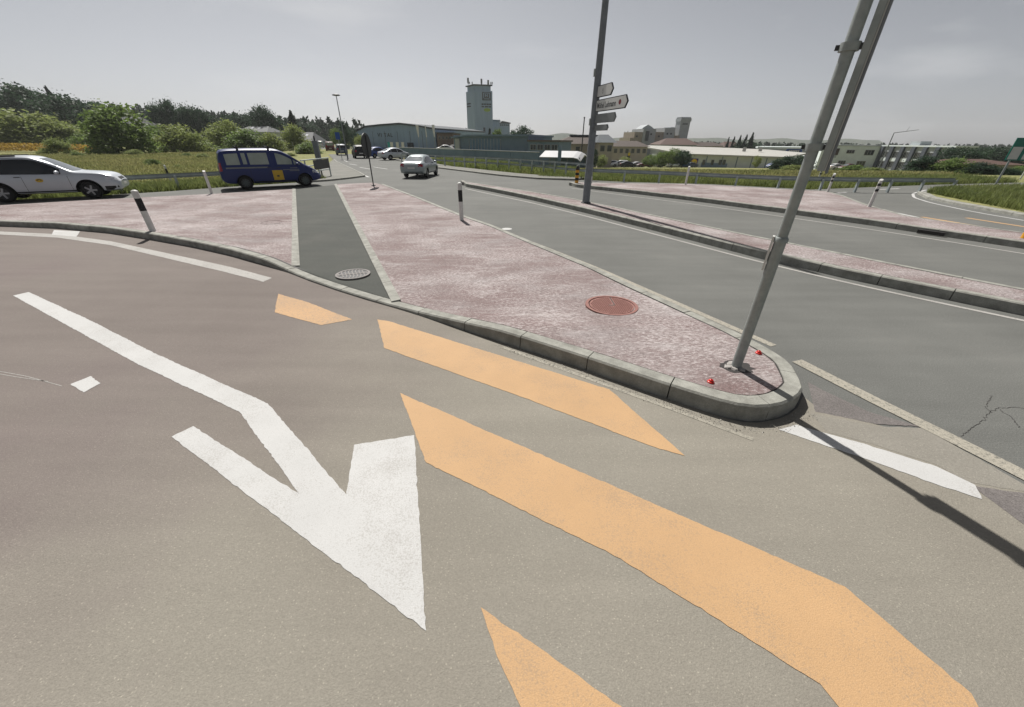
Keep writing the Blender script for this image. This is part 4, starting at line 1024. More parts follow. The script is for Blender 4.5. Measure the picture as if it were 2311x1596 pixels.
fr, rlf = V((*G(982.5, 395.5), 0)), V((*G(918.5, 400.5), 0))
mid = (fr + rlf) / 2; place(sed, (mid.x, mid.y), math.pi / 2 - R(4.5))

def repaint(o, old, new):
    for c in [o] + [q for q in o.children_recursive]:
        if c.type == 'MESH':
            for i, s in enumerate(c.material_slots):
                if s.material == old: s.link = 'OBJECT'; s.material = new
def clone(src, old, new, px, heading, label, Y=None, name=None, scale=1.0, group=None):
    c = copy_tree(src); 
    for ch in list(c.children):
        if ch.name.split('.')[0] in ('door_badge', 'sticker', 'sticker_print', 'lettering_stripe', 'roof_bar', 'door_seam', 'mirror', 'roof_rail'):
            for g in list(ch.children): bpy.data.objects.remove(g)
            bpy.data.objects.remove(ch)
    if Y is None: p = V((*G(*px), 0.006))
    else:
        p = at(px[0], px[1], Y); p.z = th(p.x, p.y) + .05
    c.location = p; c.rotation_euler = (0, 0, heading); c.scale = (scale,) * 3
    if name: c.name = name
    c['label'] = label; c['group'] = group or 'distant traffic on the road leading away'
    if new: repaint(c, old, new)
    return c
away = math.atan2(G(716, 331)[1] - G(800, 380)[1], G(716, 331)[0] - G(800, 380)[0])
clone(suv, P_SILVER, P_BLACK, (813, 357), away, 'black off-roader on the main road seen end on', name='offroad_car')
clone(sed, P_GREYS, P_BLUE2, (853, 357), away - 1.0, 'blue hatchback waiting beyond the round sign', name='hatchback')
clone(sed, P_GREYS, P_SILVER, (893, 361), away - 1.2, 'dark silver saloon by the end of the double guard rail', name='saloon')
clone(suv, P_SILVER, P_GREEN, (772, 350), away, 'grey car in the middle of the road leading away', name='estate_car')
clone(van, P_BLUE, P_RED, (746, 342), away, 'dark red van farther up the road leading away', name='delivery_van')
clone(van, P_BLUE, P_WHITE, (724, 334), away, 'white van farthest up the road at left', name='delivery_van')
# parked cars
pk = [(1375, 371, 118, 'silver car parked beside the mast before the brown house', suv, P_SILVER, P_SILVER), (1398, 373, 112, 'white car at the near end of the car park row', suv, P_SILVER, P_WHITE), (1416, 374, 108, 'black car parked in front of the white one', sed, P_GREYS, P_BLACK),
      (1438, 371, 125, 'white car in the middle of the car park', sed, P_GREYS, P_WHITE), (1455, 372, 122, 'dark red car in the middle of the car park', sed, P_GREYS, P_RED), (1478, 372, 130, 'silver hatchback parked before the small trees', sed, P_GREYS, P_SILVER),
      (1500, 373, 126, 'black car parked left of the small trees', suv, P_SILVER, P_BLACK), (1520, 375, 122, 'pale car under the small trees', sed, P_GREYS, P_SILVER), (1540, 374, 125, 'blue car under the small trees', van, P_BLUE, P_BLUE2), (1558, 374, 128, 'dark blue car next to the store corner', sed, P_GREYS, P_GREEN),
      (1748, 378, 120, 'blue van parked beside the right end of the store', van, P_BLUE, P_BLUE2), (1795, 377, 118, 'dark car by the bushes in front of the factory', sed, P_GREYS, P_BLACK), (1885, 380, 108, 'white car by the pale building right of the pole', sed, P_GREYS, P_WHITE), (1912, 382, 106, 'red car beside the bush before the pale building', sed, P_GREYS, P_RED)]
for x, y, Y, lab, src, o_, n_ in pk:
    clone(src, o_, n_, (x, y), random.choice([0.2, 3.3, .15, 1.2, 3.1]), lab, Y=Y, name='parked_car', group='cars parked round the store')
for x, Y, n_ in ((1003, 104, P_WHITE), (1022, 106, P_BLACK), (1044, 104, P_WHITE)):
    c = clone(sed, P_GREYS, n_, (x, 333), random.choice([.1, 3.2]), {1003: 'white car parked at the right corner of the grey hall', 1022: 'black car parked between the hall and the glass building', 1044: 'white car parked in front of the glass building'}[x], Y=Y, name='parked_car', group='cars parked by the hall')

# ------------------------------------------------------------------ buildings
def bm_(name, c, c2=None, sc=.5, rough=.8, **k): return mat(name, c, c2 or tuple(min(1, x * 1.15) for x in c), scale=sc, rough=rough, **k)
M['hall'] = bm_('hall_cladding', (0.25, 0.34, 0.46), sc=.3, stretch=(6, 6, .3))
M['tower'] = bm_('tower_concrete', (0.25, 0.33, 0.45), sc=.25, stretch=(3, 3, .25))
M['dkroof'] = bm_('dark_roof', (0.06, 0.07, 0.08)); M['brown'] = bm_('brown_tiles', (0.048, 0.036, 0.030), (0.068, 0.050, 0.041), sc=2.0, bump=.5, bscale=8)
M['redroof'] = bm_('red_tiles', (0.066, 0.038, 0.030), (0.09, 0.052, 0.041), sc=2.0); M['beige'] = bm_('beige_render', (0.36, 0.32, 0.27)); M['pale'] = bm_('pale_render', (0.58, 0.63, 0.63))
M['whiteroof'] = bm_('white_roof_sheet', (0.33, 0.325, 0.30)); M['lidlwall'] = bm_('store_wall', (0.52, 0.55, 0.55)); M['curtain'] = bm_('blue_glass_wall', (0.12, 0.19, 0.28), rough=.15, sc=.6)
M['wdark'] = plain('window_glass', (0.03, 0.037, 0.042), rough=.1, spec=.6); M['wframe'] = plain('window_frame', (.3, .3, .3)); M['grey'] = bm_('grey_render', (0.32, 0.345, 0.36)); M['stonew'] = bm_('ochre_concrete', (0.27, 0.235, 0.19), sc=.8)
M['col'] = bm_('column_grey', (0.075, 0.085, 0.105)); M['lime'] = plain('lime_logo', (0.25, 0.36, 0.05)); M['wallb'] = bm_('wall_bluegrey', (0.135, 0.19, 0.26), sc=.8); M['lyel'] = plain('logo_yellow', (0.75, 0.55, 0.0)); M['lblue'] = plain('logo_blue', (0.005, 0.03, 0.16)); M['lred'] = plain('logo_red', (0.5, 0.01, 0.02))
M['turq'] = plain('turquoise_cloth', (0.03, 0.30, 0.33)); M['cloth'] = plain('white_cloth', (.6, .6, .6))

class Bld:
    """a building whose front runs from pixel column xl at distance Yl to xr at Yr"""
    def __init__(s, name, label, xl, Yl, xr, Yr, ybase=None, z0=None, group=None, cat='building'):
        a, c = at(xl, 330, Yl), at(xr, 330, Yr); a.z = c.z = 0
        s.o = a; s.u = (c - a).normalized(); s.L = (c - a).length
        s.n = V((s.u.y, -s.u.x, 0))                       # towards the viewer
        if z0 is None: z0 = min(th(a.x, a.y), th(c.x, c.y)) - .3
        s.z0 = z0; s.t = thing(name, label, cat, V((a.x, a.y, z0)), group=group); s.xl, s.xr, s.Yl, s.Yr = xl, xr, Yl, Yr
    def U(s, px):                                         # position along the front for a pixel column
        d = ray(px, 330); dx, dy = d[0], d[1]
        # solve o + u*a = k*(dx,dy)
        A = np.array([[s.u.x, -dx], [s.u.y, -dy]]); r = np.linalg.solve(A, [-s.o.x, -s.o.y]); return float(r[0])
    def Z(s, px, py):
        a = s.U(px); q = s.o + s.u * a; return at(px, py, q.y).z
    def box(s, name, a0, a1, z0, z1, d0, d1, m, parent=None):   # d along the normal towards the viewer
        return MB().obox(V((s.o.x, s.o.y, 0)), s.u, s.n, upz, a0, a1, d0, d1, z0, z1).build(name, m, parent or s.t)
    def outline(s, name, pts, depth, m, d0=0.0, parent=None):  # front polygon (a,z) pushed back
        n = len(pts); o = V((s.o.x, s.o.y, 0))
        vs = [o + s.u * a + upz * z + s.n * d0 for a, z in pts] + [o + s.u * a + upz * z + s.n * (d0 - depth) for a, z in pts]
        tr = tessellate_polygon([[V((a, z, 0)) for a, z in pts]])
        fs = [tuple(t) for t in tr] + [tuple(n + i for i in reversed(t)) for t in tr] + [(i, n + i, n + (i + 1) % n, (i + 1) % n) for i in range(n)]
        return MB().add(vs, fs).build(name, m, parent or s.t)
    def win(s, a0, a1, z0, z1, m=None, fr=.06, bars=0, sill=True):
        f = s.box('window', a0, a1, z0, z1, .01, .05, m or M['wdark'])
        for (p, q, r_, e) in ((a0 - fr, a0, z0 - fr, z1 + fr), (a1, a1 + fr, z0 - fr, z1 + fr), (a0, a1, z1, z1 + fr), (a0, a1, z0 - fr, z0)):
            s.box('window_frame', p, q, r_, e, .005, .09, M['wframe'], f)
        for k in range(bars):
            a = a0 + (a1 - a0) * (k + 1) / (bars + 1); s.box('glazing_bar', a - .03, a + .03, z0, z1, .052, .08, M['wframe'], f)
        return f
    def text(s, txt, a, z, size, m, name='lettering', width=None, d=.06):
        off = V((s.o.x, s.o.y, 0)) - wloc(s.t)
        o = text_mesh(txt, size, name, m, s.t, frame(off + s.u * a + upz * z + s.n * d, s.u, upz), extr=.03, bold=.01)
        return o

# grey event hall with flags
B = Bld('exhibition_hall', 'large grey blue hall with a low arched roof behind the main road', 797, 140, 985, 132)
pts = [(B.U(x), B.Z(x, y)) for x, y in [(797, 304), (830, 288), (868, 284), (909, 281), (950, 286.5), (985, 293)]]
B.outline('wall', [(0, B.z0), (B.L, B.z0)] + pts[::-1], 45, M['hall'])
rf = []
for a, z in pts: rf.append((a, z + .05))
B.outline('roof', rf + [(a, z + .4) for a, z in rf[::-1]], 46, M['dkroof'], d0=.6)
for k_, ch_ in enumerate('VITAL'): B.text(ch_, B.U(856) + k_ * 1.15, B.Z(856, 309), 1.5, M['dkroof'], name='letter')
for px in (845, 872, 900, 928, 955): B.box('panel_joint', B.U(px) - .05, B.U(px) + .05, B.z0, B.Z(px, 296), .002, .02, M['dkroof'])
B.box('gate', B.U(920), B.U(934), B.z0, B.Z(925, 322), .02, .08, M['dkroof']); B.box('plinth', .01, B.L - .01, B.z0, B.Z(890, 333), .02, .12, M['wallb'])
for px, lab in ((943, 'white tapered banner on a pole at the hall, leftmost of three'), (961, 'slim banner pole in the middle of the three at the hall'), (979, 'white tapered banner on a pole at the hall corner')):
    c = at(px, 300, 112); zt = at(px, 282, 112).z
    t = thing('flag_pole', lab, 'flag', (c.x, c.y, th(c.x, c.y)))
    MB().cyl((c.x, c.y, th(c.x, c.y)), (c.x, c.y, zt), .06, .04, n=8).build('pole', M['steel'], t)
    wd = .75 if px != 961 else .2
    MB().add([(c.x - wd * .55, c.y - .05, zt), (c.x + wd * .45, c.y - .05, zt), (c.x + .25, c.y - .12, zt - 2.6), (c.x + .02, c.y - .05, zt - 2.8), (c.x - wd * .55, c.y - .01, zt), (c.x + .02, c.y - .01, zt - 2.8), (c.x + .25, c.y - .08, zt - 2.6), (c.x + wd * .45, c.y - .01, zt)], [(0, 3, 2, 1), (4, 7, 6, 5), (0, 1, 7, 4), (1, 2, 6, 7), (2, 3, 5, 6), (3, 0, 4, 5)]).build('banner', M['cloth'], t)
for px, m_, lab in ((878, M['turq'], 'turquoise upright banner before the hall'), (884, M['cloth'], 'white upright banner next to the turquoise one'), (897, M['cloth'], 'white upright banner, second from the right before the hall'), (909, M['cloth'], 'white upright banner, rightmost before the hall')):
    c = at(px, 330, 100); g0 = th(c.x, c.y); zt = at(px, 321, 100).z
    t = thing('banner', lab, 'banner', (c.x, c.y, g0), group='upright banners before the hall')
    MB().cyl((c.x - .3, c.y, g0), (c.x - .3, c.y, zt + .1), .03, n=8).build('pole', M['steel'], t)
    MB().box(c.x - .27, c.x + .35, c.y - .015, c.y + .015, g0 + .5, zt).build('cloth', m_, t)
# small brown block
B = Bld('brown_block', 'small brown flat block between the hall and the glass building', 988, 128, 1023, 128)
B.box('wall', 0, B.L, B.z0, B.Z(1005, 301), -18, 0, bm_('brown_render', (.13, .10, .095))); B.box('roof', -.4, B.L + .4, B.Z(1005, 301), B.Z(1005, 299), -18.4, .5, M['dkroof'])
for k in range(4): B.win(B.L * (.1 + .22 * k), B.L * (.22 + .22 * k), B.Z(1005, 314), B.Z(1005, 308), bars=0)
# glass showroom
B = Bld('showroom', 'blue grey glazed showroom below the concrete tower', 1025, 98, 1192, 92)
zt0 = B.Z(1100, 306)
B.box('wall', 0, B.L, B.z0, zt0, -20, 0, M['wallb'])
ro = [(B.U(1022), B.Z(1022, 309)), (B.U(1058), B.Z(1058, 304)), (B.U(1195), B.Z(1195, 303.5)), (B.U(1195), B.Z(1195, 308)), (B.U(1058), B.Z(1058, 308)), (B.U(1022), B.Z(1022, 312))]
B.outline('roof', ro[::-1], 21, M['wallb'], d0=.8)
za, zb_ = B.Z(1100, 340), B.Z(1100, 313)
for k in range(10):
    a0 = B.L * .22 + k * B.L * .042; B.box('glass_panel', a0, a0 + B.L * .038, za, zb_, .01, .06, M['curtain'])
for k in range(11):
    a0 = B.L * .22 + k * B.L * .042 - .05; B.box('mullion', a0, a0 + .06, za, zb_, .0, .12, M['wframe'])
B.box('entrance_pylon', B.L * .03, B.L * .09, B.z0, B.Z(1035, 313), .02, .5, M['grey'])
B = Bld('showroom_annex', 'lower dark annex right of the glazed showroom', 1192, 90, 1262, 88)
B.box('wall', 0, B.L, B.z0, B.Z(1220, 320), -14, 0, M['wallb']); B.box('roof', -.2, B.L + .3, B.Z(1220, 320), B.Z(1220, 316), -14.3, .4, bm_('copper_fascia', (.10, .085, .08)))
for k in range(4): B.win(B.L * (.08 + .23 * k), B.L * (.25 + .23 * k), B.Z(1220, 338), B.Z(1220, 327), bars=1)
# low wall behind the rail
B = Bld('retaining_wall', 'long dark grey wall between the road and the showroom', 900, 78, 1215, 52, cat='wall')
n_ = 14
for k in range(n_): B.box('wall_panel', B.L * k / n_ + .015, B.L * (k + 1) / n_ - .015, B.z0, 1.15, -.2, random.uniform(-.01, .02), M['wallb'])
B.box('coping', -.05, B.L + .05, 1.153, 1.25, -.26, .06, M['grey'])
# concrete tower
B = Bld('mill_tower', 'tall grey concrete silo tower with rooftop aerials and a square emblem', 1074, 250, 1113, 252)
ztop = B.Z(1090, 205); side_d = 9
zb0 = B.z0
def pxb(b_, x, y): return b_.U(x), b_.Z(x, y)
B2 = B
# two visible faces: left face recedes
aL = B.U(1074)
o0 = V((B.o.x, B.o.y, 0)); corner = o0
lft_end = at(1057, 330, 258); lft_end.z = 0
rgt = o0 + B.u * B.L; bk = lft_end + (rgt - o0)
MB().prism([(q.x, q.y) for q in (lft_end, corner, rgt, bk)], zb0, ztop).build('shaft', M['tower'], B.t)
ins = lambda q, f: q + ((lft_end + rgt) / 2 - q) * f
MB().prism([(ins(q, .12).x, ins(q, .12).y) for q in (lft_end, corner, rgt, bk)], ztop + .003, ztop + 2.3).build('roof_storey', M['tower'], B.t)
MB().prism([(ins(q, -.02).x, ins(q, -.02).y) for q in (lft_end, corner, rgt, bk)], ztop + 2.303, ztop + 2.9).build('roof_slab', M['dkroof'], B.t)
for px, pt in ((1057, 176), (1087, 178), (1102, 181)):
    c = at(px, 200, 252); MB().cyl((c.x, c.y, ztop + 2.9), (c.x, c.y, at(px, pt, 252).z), .28, .2, n=8).build('aerial', M['mast'], B.t)
    MB().cyl((c.x, c.y, at(px, pt, 252).z - 2.2), (c.x, c.y, at(px, pt, 252).z), .5, .5, n=8).build('antenna', M['signg'], B.t)
for px in (1060, 1066, 1108, 1111): 
    c = at(px, 196, 251); MB().cyl((c.x, c.y, ztop + 2.9), (c.x, c.y, ztop + 4.0), .25, .25, n=8).build('roof_unit', M['mast'], B.t)
a0, a1 = B.U(1091), B.U(1110); z0e, z1e = B.Z(1100, 227), B.Z(1100, 208)
eg = B.box('emblem', a0, a1, z0e, z1e, .01, .12, M['col'])
w_ = a1 - a0; h_ = z1e - z0e
for fx0, fx1, fz0, fz1 in ((.12, .88, .84, .90), (.12, .20, .30, .84), (.80, .88, .30, .84), (.32, .40, .42, .78), (.55, .62, .42, .78), (.40, .55, .58, .64), (.2, .8, .16, .22)):
    B.box('emblem_bar', a0 + w_ * fx0, a0 + w_ * fx1, z0e + h_ * fz0, z0e + h_ * fz1, .13, .2, M['tower'], eg)
for zr, ws_ in ((235.5, (.0, .1, .24, .36, .5, .6, .74, .84)), (241, (.0, .12, .3, .42, .55, .7, .82))):
    for f in ws_: B.box('letter', a0 + (w_ + .8) * f - .4, a0 + (w_ + .8) * f + .15, B.Z(1100, zr + 1.6), B.Z(1100, zr - 1.6), .01, .1, M['ink'])
mb = MB(); cz = B.Z(1102, 248.5); ca_ = B.U(1101)
vs = [o0 + B.u * (ca_ + 1.9 * math.cos(q)) + upz * (cz + .85 * math.sin(q)) + B.n * .08 for q in np.linspace(0, 6.283, 19)[:-1]]
mb.add(vs, [tuple(range(18))]).build('lime_logo', M['lime'], B.t)
el = (corner - lft_end).normalized(); nl = V((el.y, -el.x, 0))
for zr in (233, 239): MB().obox(lft_end, el, nl, upz, .8, 5.2, .01, .12, B.Z(1090, zr + 1.8), B.Z(1090, zr - 1.2)).build('lettering_strip', M['ink'], B.t)
for px, pt, pb in ((1094, 288, 299), (1106, 291, 299)): B.box('window_slot', B.U(px) - .55, B.U(px) + .55, B.Z(px, pb), B.Z(px, pt), .01, .1, M['wdark'])
B = Bld('mill_annex', 'stepped concrete annex at the foot of the silo tower', 1113, 258, 1151, 262)
B.box('wall', 0, B.U(1128), B.z0, B.Z(1120, 274), -12, 0, M['tower']); B.box('parapet', -.3, B.U(1128) + .3, B.Z(1120, 274), B.Z(1120, 270.5), -12.3, .3, M['wallb'])
B.box('wall', B.U(1128) + .02, B.L, B.z0, B.Z(1140, 279), -11, -.5, M['tower'])
B.outline('roof', [(B.U(1127), B.Z(1127, 279)), (B.L + .5, B.Z(1151, 279)), (B.L + .4, B.Z(1151, 277)), (B.U(1134), B.Z(1134, 273))], 11, M['dkroof'], d0=0)
for k in range(5): B.box('window', B.U(1130 + 4 * k), B.U(1132.5 + 4 * k), B.Z(1140, 284), B.Z(1140, 281), -.49, -.4, M['wdark'])

# white canopy
B = Bld('canopy', 'low white tarpaulin canopy catching the sun behind the double rail', 1218, 62, 1313, 60, cat='canopy')
zr0, zr1 = B.Z(1260, 355), B.Z(1260, 342)
sec = [(0.0, zr0), (.35, zr0 + (zr1 - zr0) * .12), (3.2, zr1 + .02), (6.2, zr1 - .3), (6.2, zr1 - .42), (3.2, zr1 - .12), (0, zr0 - .08)]
vs, fs = [], []
cols = [(0, 0), (.3, 0), (.82, 0), (.92, -.12), (1.0, -.45)]
for f, dz in cols:
    for d_, z in sec: vs.append(V((B.o.x, B.o.y, 0)) + B.u * (B.L * f) - B.n * d_ + upz * (z + dz))
ns = len(sec)
for i in range(len(cols) - 1):
    for k in range(ns): fs.append((i * ns + k, (i + 1) * ns + k, (i + 1) * ns + (k + 1) % ns, i * ns + (k + 1) % ns))
fs += [tuple(range(ns)), tuple((len(cols) - 1) * ns + k for k in reversed(range(ns)))]
MB().add(vs, fs).build('tarpaulin', bm_('white_tarpaulin', (.44, .44, .45), rough=.5), B.t)
for f in (.03, .34, .66, .95):
    for d_ in (-.4, -5.6): B.box('column', B.L * f, B.L * f + .12, B.z0 - 1, zr0 + (.0 if d_ > -1 else .5), d_ - .12, d_, M['mast'])
B.box('sign_pylon', B.U(1262), B.U(1269), B.z0 - 1, B.Z(1266, 330), .2, .5, M['wallb']); B.box('back_wall', 0, B.L, B.z0 - 1, zr0 - .1, -5.9, -5.7, M['wallb'])

def gable_house(name, label, xl, xr, Y, yeave, yridge, wallm, roofm, depth=12, over=.5, cat='house', rl_=None, wins=4, hip=True):
    B = Bld(name, label, xl, Y, xr, Y, cat=cat); ze, zr = B.Z((xl + xr) / 2, yeave), B.Z((xl + xr) / 2, yridge)
    B.box('wall', 0, B.L, B.z0, ze, -depth, 0, wallm)
    o = V((B.o.x, B.o.y, 0)); r0, r1 = (B.L * .18, B.L * .86) if rl_ is None else rl_
    P = lambda a, d_, z: o + B.u * a + B.n * d_ + upz * z
    vs = [P(-over, over, ze + .01), P(B.L + over, over, ze + .01), P(B.L + over, -depth - over, ze + .01), P(-over, -depth - over, ze + .01), P(r0, -depth / 2, zr), P(r1, -depth / 2, zr)]
    MB().add(vs, [(0, 1, 5, 4), (1, 2, 5), (2, 3, 4, 5), (3, 0, 4), (3, 2, 1, 0)]).build('roof', roofm, B.t)
    for k in range(wins):
        a = B.L * (k + .5) / wins; B.win(a - .55, a + .55, ze - 2.0, ze - .7)
    return B
# brown houses behind the mast
B = gable_house('brown_house', 'wide house with a long brown hipped roof behind the grey mast', 1262, 1375, 118, 325, 306, M['beige'], M['brown'], 14, 1.0, rl_=(4.0, 13.5))
B.box('ridge_cap', 3.6, 13.8, B.Z(1320, 307), B.Z(1320, 303.5), -8.2, -5.8, M['dkroof'])
c = at(1316, 300, 114); t = thing('chimney_stack', 'thin dark chimney stack rising over the brown roof', 'chimney', (c.x, c.y, th(c.x, c.y)))
MB().cyl((c.x, c.y, th(c.x, c.y)), (c.x, c.y, at(1318, 264, 114).z), .16, .13, n=12).build('flue', M['dark'], t, ang=40); MB().lathe([(.13, 0), (.2, .0), (.2, .25), (.13, .25)], (c.x, c.y, at(1318, 264, 114).z - .3), 12).build('cowl', M['dark'], t)
gable_house('brown_house', 'low house with a brown roof left of the wide brown house', 1196, 1272, 135, 331, 319, M['beige'], M['brown'], 12, .8, wins=5)
B = gable_house('barn', 'brown barn with a steep dark gable right of the mast', 1352, 1384, 112, 322, 303, M['beige'], M['dkroof'], 12, .8, rl_=(1.0, 3.4), wins=2)
gable_house('brown_house', 'long brown roofed building behind the car park', 1384, 1462, 150, 331, 318, M['beige'], M['brown'], 16, .8, wins=6)
gable_house('brown_house', 'brown tiled farmhouse with a dark gable above the store roof', 1492, 1572, 215, 327, 312, M['grey'], M['redroof'], 16, 1.2, rl_=(5, 15), wins=4)
gable_house('brown_house', 'long brown roof above the right half of the store', 1565, 1632, 230, 330, 321, M['beige'], M['brown'], 14, 1.0, wins=5)
gable_house('brown_house', 'short brown roof beside the dark firs', 1638, 1672, 232, 332, 320, M['beige'], M['redroof'], 12, 1.0, wins=2)
# mill works
B = Bld('mill_works', 'cluster of ochre concrete mill blocks on the skyline', 1420, 235, 1530, 240, cat='factory')
for x0, x1, yt, m_, d_ in ((1420, 1428, 311, M['stonew'], -.3), (1428, 1446, 298, M['stonew'], 0), (1446, 1474, 291, M['grey'], .4), (1474, 1493, 298, M['stonew'], .1), (1493, 1516, 289, M['grey'], .5), (1516, 1530, 306, M['stonew'], -.2)):
    B.box('block', B.U(x0) + .03, B.U(x1) - .03, B.z0, B.Z((x0 + x1) / 2, yt), -14 + d_, d_, m_)
B.outline('roof', [(B.U(1446), B.Z(1446, 291)), (B.U(1474), B.Z(1474, 291)), (B.U(1468), B.Z(1468, 286)), (B.U(1459), B.Z(1459, 281)), (B.U(1450), B.Z(1450, 287))], 8, M['grey'], d0=-2)
B.box('roof_box', B.U(1507), B.U(1516), B.Z(1510, 289) + .01, B.Z(1510, 287), -8, -.5, M['grey'])
B.box('conveyor', B.U(1452), B.U(1458), B.Z(1455, 318), B.Z(1455, 296), .41, 1.4, M['dkroof'])
for px, py in ((1482, 306), (1433, 306), (1500, 300), (1508, 300), (1464, 301)): B.box('window', B.U(px) - .5, B.U(px) + .5, B.Z(px, py + 4), B.Z(px, py), .51, .6, M['wdark'])
B = Bld('mill_tower', 'slim grey mill tower with a crenellated top right of the ochre blocks', 1526, 242, 1547, 243)
zt = B.Z(1536, 274)
B.box('shaft', 0, B.L, B.z0, zt, -5, 0, M['grey']); B.box('crown', -.25, B.L + .25, zt + .003, zt + 1.4, -5.2, .25, M['grey'])
for k in range(5): B.box('merlon', B.L * (.02 + .21 * k), B.L * (.13 + .21 * k), zt + 1.403, zt + 2.0, -5, .1, M['mast'])
B.box('window_band', B.L * .2, B.L * .75, zt - 1.6, zt - .9, .01, .08, M['wdark'])
B.box('low_block', -5.5, -.4, B.z0, B.Z(1515, 306), -5, -.5, M['stonew']); B.box('lift_box', -3.3, -1.6, B.Z(1515, 306) + .01, B.Z(1515, 298), -4, -1, M['stonew'])

# discount store
B = Bld('discount_store', 'long white roofed discount store with a yellow and blue logo', 1562, 150, 1776, 128, cat='store')
ze = B.Z(1640, 351); zg = B.z0
B.box('wall', 0, B.L, zg, ze, -32, 0, M['lidlwall'])
o = V((B.o.x, B.o.y, 0)); P = lambda a, d_, z: o + B.u * a + B.n * d_ + upz * z
tp = at(1428, 327, 185)
# mono-pitch roof rising away from the front
Bk0 = P(-1.0, -36, 0); 
r_front = [P(-2.0, 1.4, ze + .25), P(B.L + 1.0, 1.4, ze + .15)]
zbk = at(1552, 333, (P(-2, -34, 0)).y).z
r_back = [P(B.L + 1.0, -20, B.Z(1776, 350) + .3), P(B.L * .45, -34, zbk - .35), P(-2.0, -34, zbk)]
L0 = V((tp.x, tp.y, tp.z))
top = [r_front[0], r_front[1]] + r_back + [L0]
nt_ = len(top)
bot = [q - upz * .45 for q in top]
MB().add(top + bot, [(0, 1, 2, 3), (0, 3, 4), (0, 4, 5)] + [(nt_ + 3, nt_ + 2, nt_ + 1, nt_ + 0), (nt_ + 4, nt_ + 3, nt_), (nt_ + 5, nt_ + 4, nt_)] + [(i, nt_ + i, nt_ + (i + 1) % nt_, (i + 1) % nt_) for i in range(nt_)]).build('roof', M['whiteroof'], B.t)
lw = [P(-.05, -.02, 0), V((tp.x + 2.5, tp.y + 1, 0))]
mbw = MB(); e_ = (lw[1] - lw[0]).normalized(); n2_ = V((-e_.y, e_.x, 0)) if False else V((e_.y, -e_.x, 0))
mbw.obox(lw[0], e_, n2_, upz, 0, (lw[1] - lw[0]).length * .55, -.3, 0, zg, ze - .2); mbw.build('glazed_side', M['wdark'], B.t)
for px in (1602, 1638, 1672, 1706, 1740, 1764): B.box('pilaster', B.U(px) - .12, B.U(px) + .12, zg, ze - .02, .005, .12, M['wallb'])
B.box('corner_post', .0, .5, zg, ze - .02, .006, .2, M['grey'])
a0, a1 = B.U(1567), B.U(1583); z0_, z1_ = B.Z(1575, 376.5), B.Z(1575, 358)
lg = B.box('logo_panel', a0, a1, z0_, z1_, .01, .14, M['lblue'])
ca_, cz = (a0 + a1) / 2, (z0_ + z1_) / 2; rw_ = (a1 - a0) * .42; rh_ = (z1_ - z0_) * .42
for rr_, mm, dd in ((1.12, M['lred'], .145), (1.0, M['lyel'], .155)):
    vs = [o + B.u * (ca_ + rw_ * rr_ * math.cos(q)) + upz * (cz + rh_ * rr_ * math.sin(q)) + B.n * dd for q in np.linspace(0, 6.283, 25)[:-1]]
    MB().add(vs, [tuple(range(24))]).build('logo_disc', mm, lg)
tx = B.text('L DL', ca_ - rw_ * .80, cz - .4, 1.15, M['lblue'], d=.16); tx2 = B.text('i', ca_ - rw_ * .22, cz - .4, 1.2, M['lred'], d=.165)
B.box('poster_wall', B.U(1592), B.U(1652), B.Z(1620, 379), B.Z(1620, 368), .01, .10, M['wallb'])
for px in (1597, 1617, 1635, 1644): B.box('window', B.U(px) - .45, B.U(px) + .45, B.Z(px, 372), B.Z(px, 361), .11, .2, M['wdark'])
for px in (1634, 1672): B.box('roof_vent', B.U(px) - .4, B.U(px) + .4, B.Z(px, 343), B.Z(px, 333), -18, -17, M['whiteroof'])
c = at(1418, 360, 150); t = thing('store_pylon', 'small yellow logo pylon left of the store trees', 'sign', (c.x, c.y, th(c.x, c.y)))
MB().box(c.x - .5, c.x + .5, c.y, c.y + .3, th(c.x, c.y), at(1418, 345, 150).z).build('pylon', M['dkroof'], t)
MB().add([V((c.x + .42 * math.cos(q), c.y - .01, at(1418, 348, 150).z + .55 * math.sin(q))) for q in np.linspace(0, 6.283, 19)[:-1]], [tuple(range(18))]).build('logo_disc', M['lyel'], t)
# factory with blue oval sign
B = Bld('factory', 'pale flat factory with a blue oval sign behind the store', 1712, 170, 1868, 160, cat='factory')
zt = B.Z(1790, 336); B.box('wall', 0, B.L, B.z0, zt, -30, 0, M['grey']); B.box('parapet', -.2, B.L + .2, zt + .003, zt + .6, -30.2, .2, M['pale'])
ca_, cz = B.U(1795), B.Z(1795, 342); rx_, rz_ = (B.U(1814) - B.U(1776)) / 2, 1.0; oo = V((B.o.x, B.o.y, 0))
ov = lambda k, dd: [oo + B.u * (ca_ + (rx_ - rz_) * (1 if math.cos(q) > 0 else -1) * k + rz_ * k * math.cos(q)) + upz * (cz + rz_ * k * math.sin(q)) + B.n * dd for q in np.linspace(0, 6.283, 25)[:-1]]
sg_ = MB().add(ov(1, .1), [tuple(range(24))]).build('oval_sign', M['sblue'], B.t); MB().add(ov(.86, .13), [tuple(range(24))]).build('oval_field', M['lblue'], sg_)
for k in range(6): B.box('sign_letter', ca_ - rx_ * .6 + k * rx_ * .22, ca_ - rx_ * .6 + k * rx_ * .22 + .38, cz - .42, cz + .42, .14, .18, M['signw'])
for k in range(7): B.box('window', B.L * (.05 + .13 * k), B.L * (.13 + .13 * k), B.Z(1790, 354), B.Z(1790, 349), .01, .08, M['wdark'])
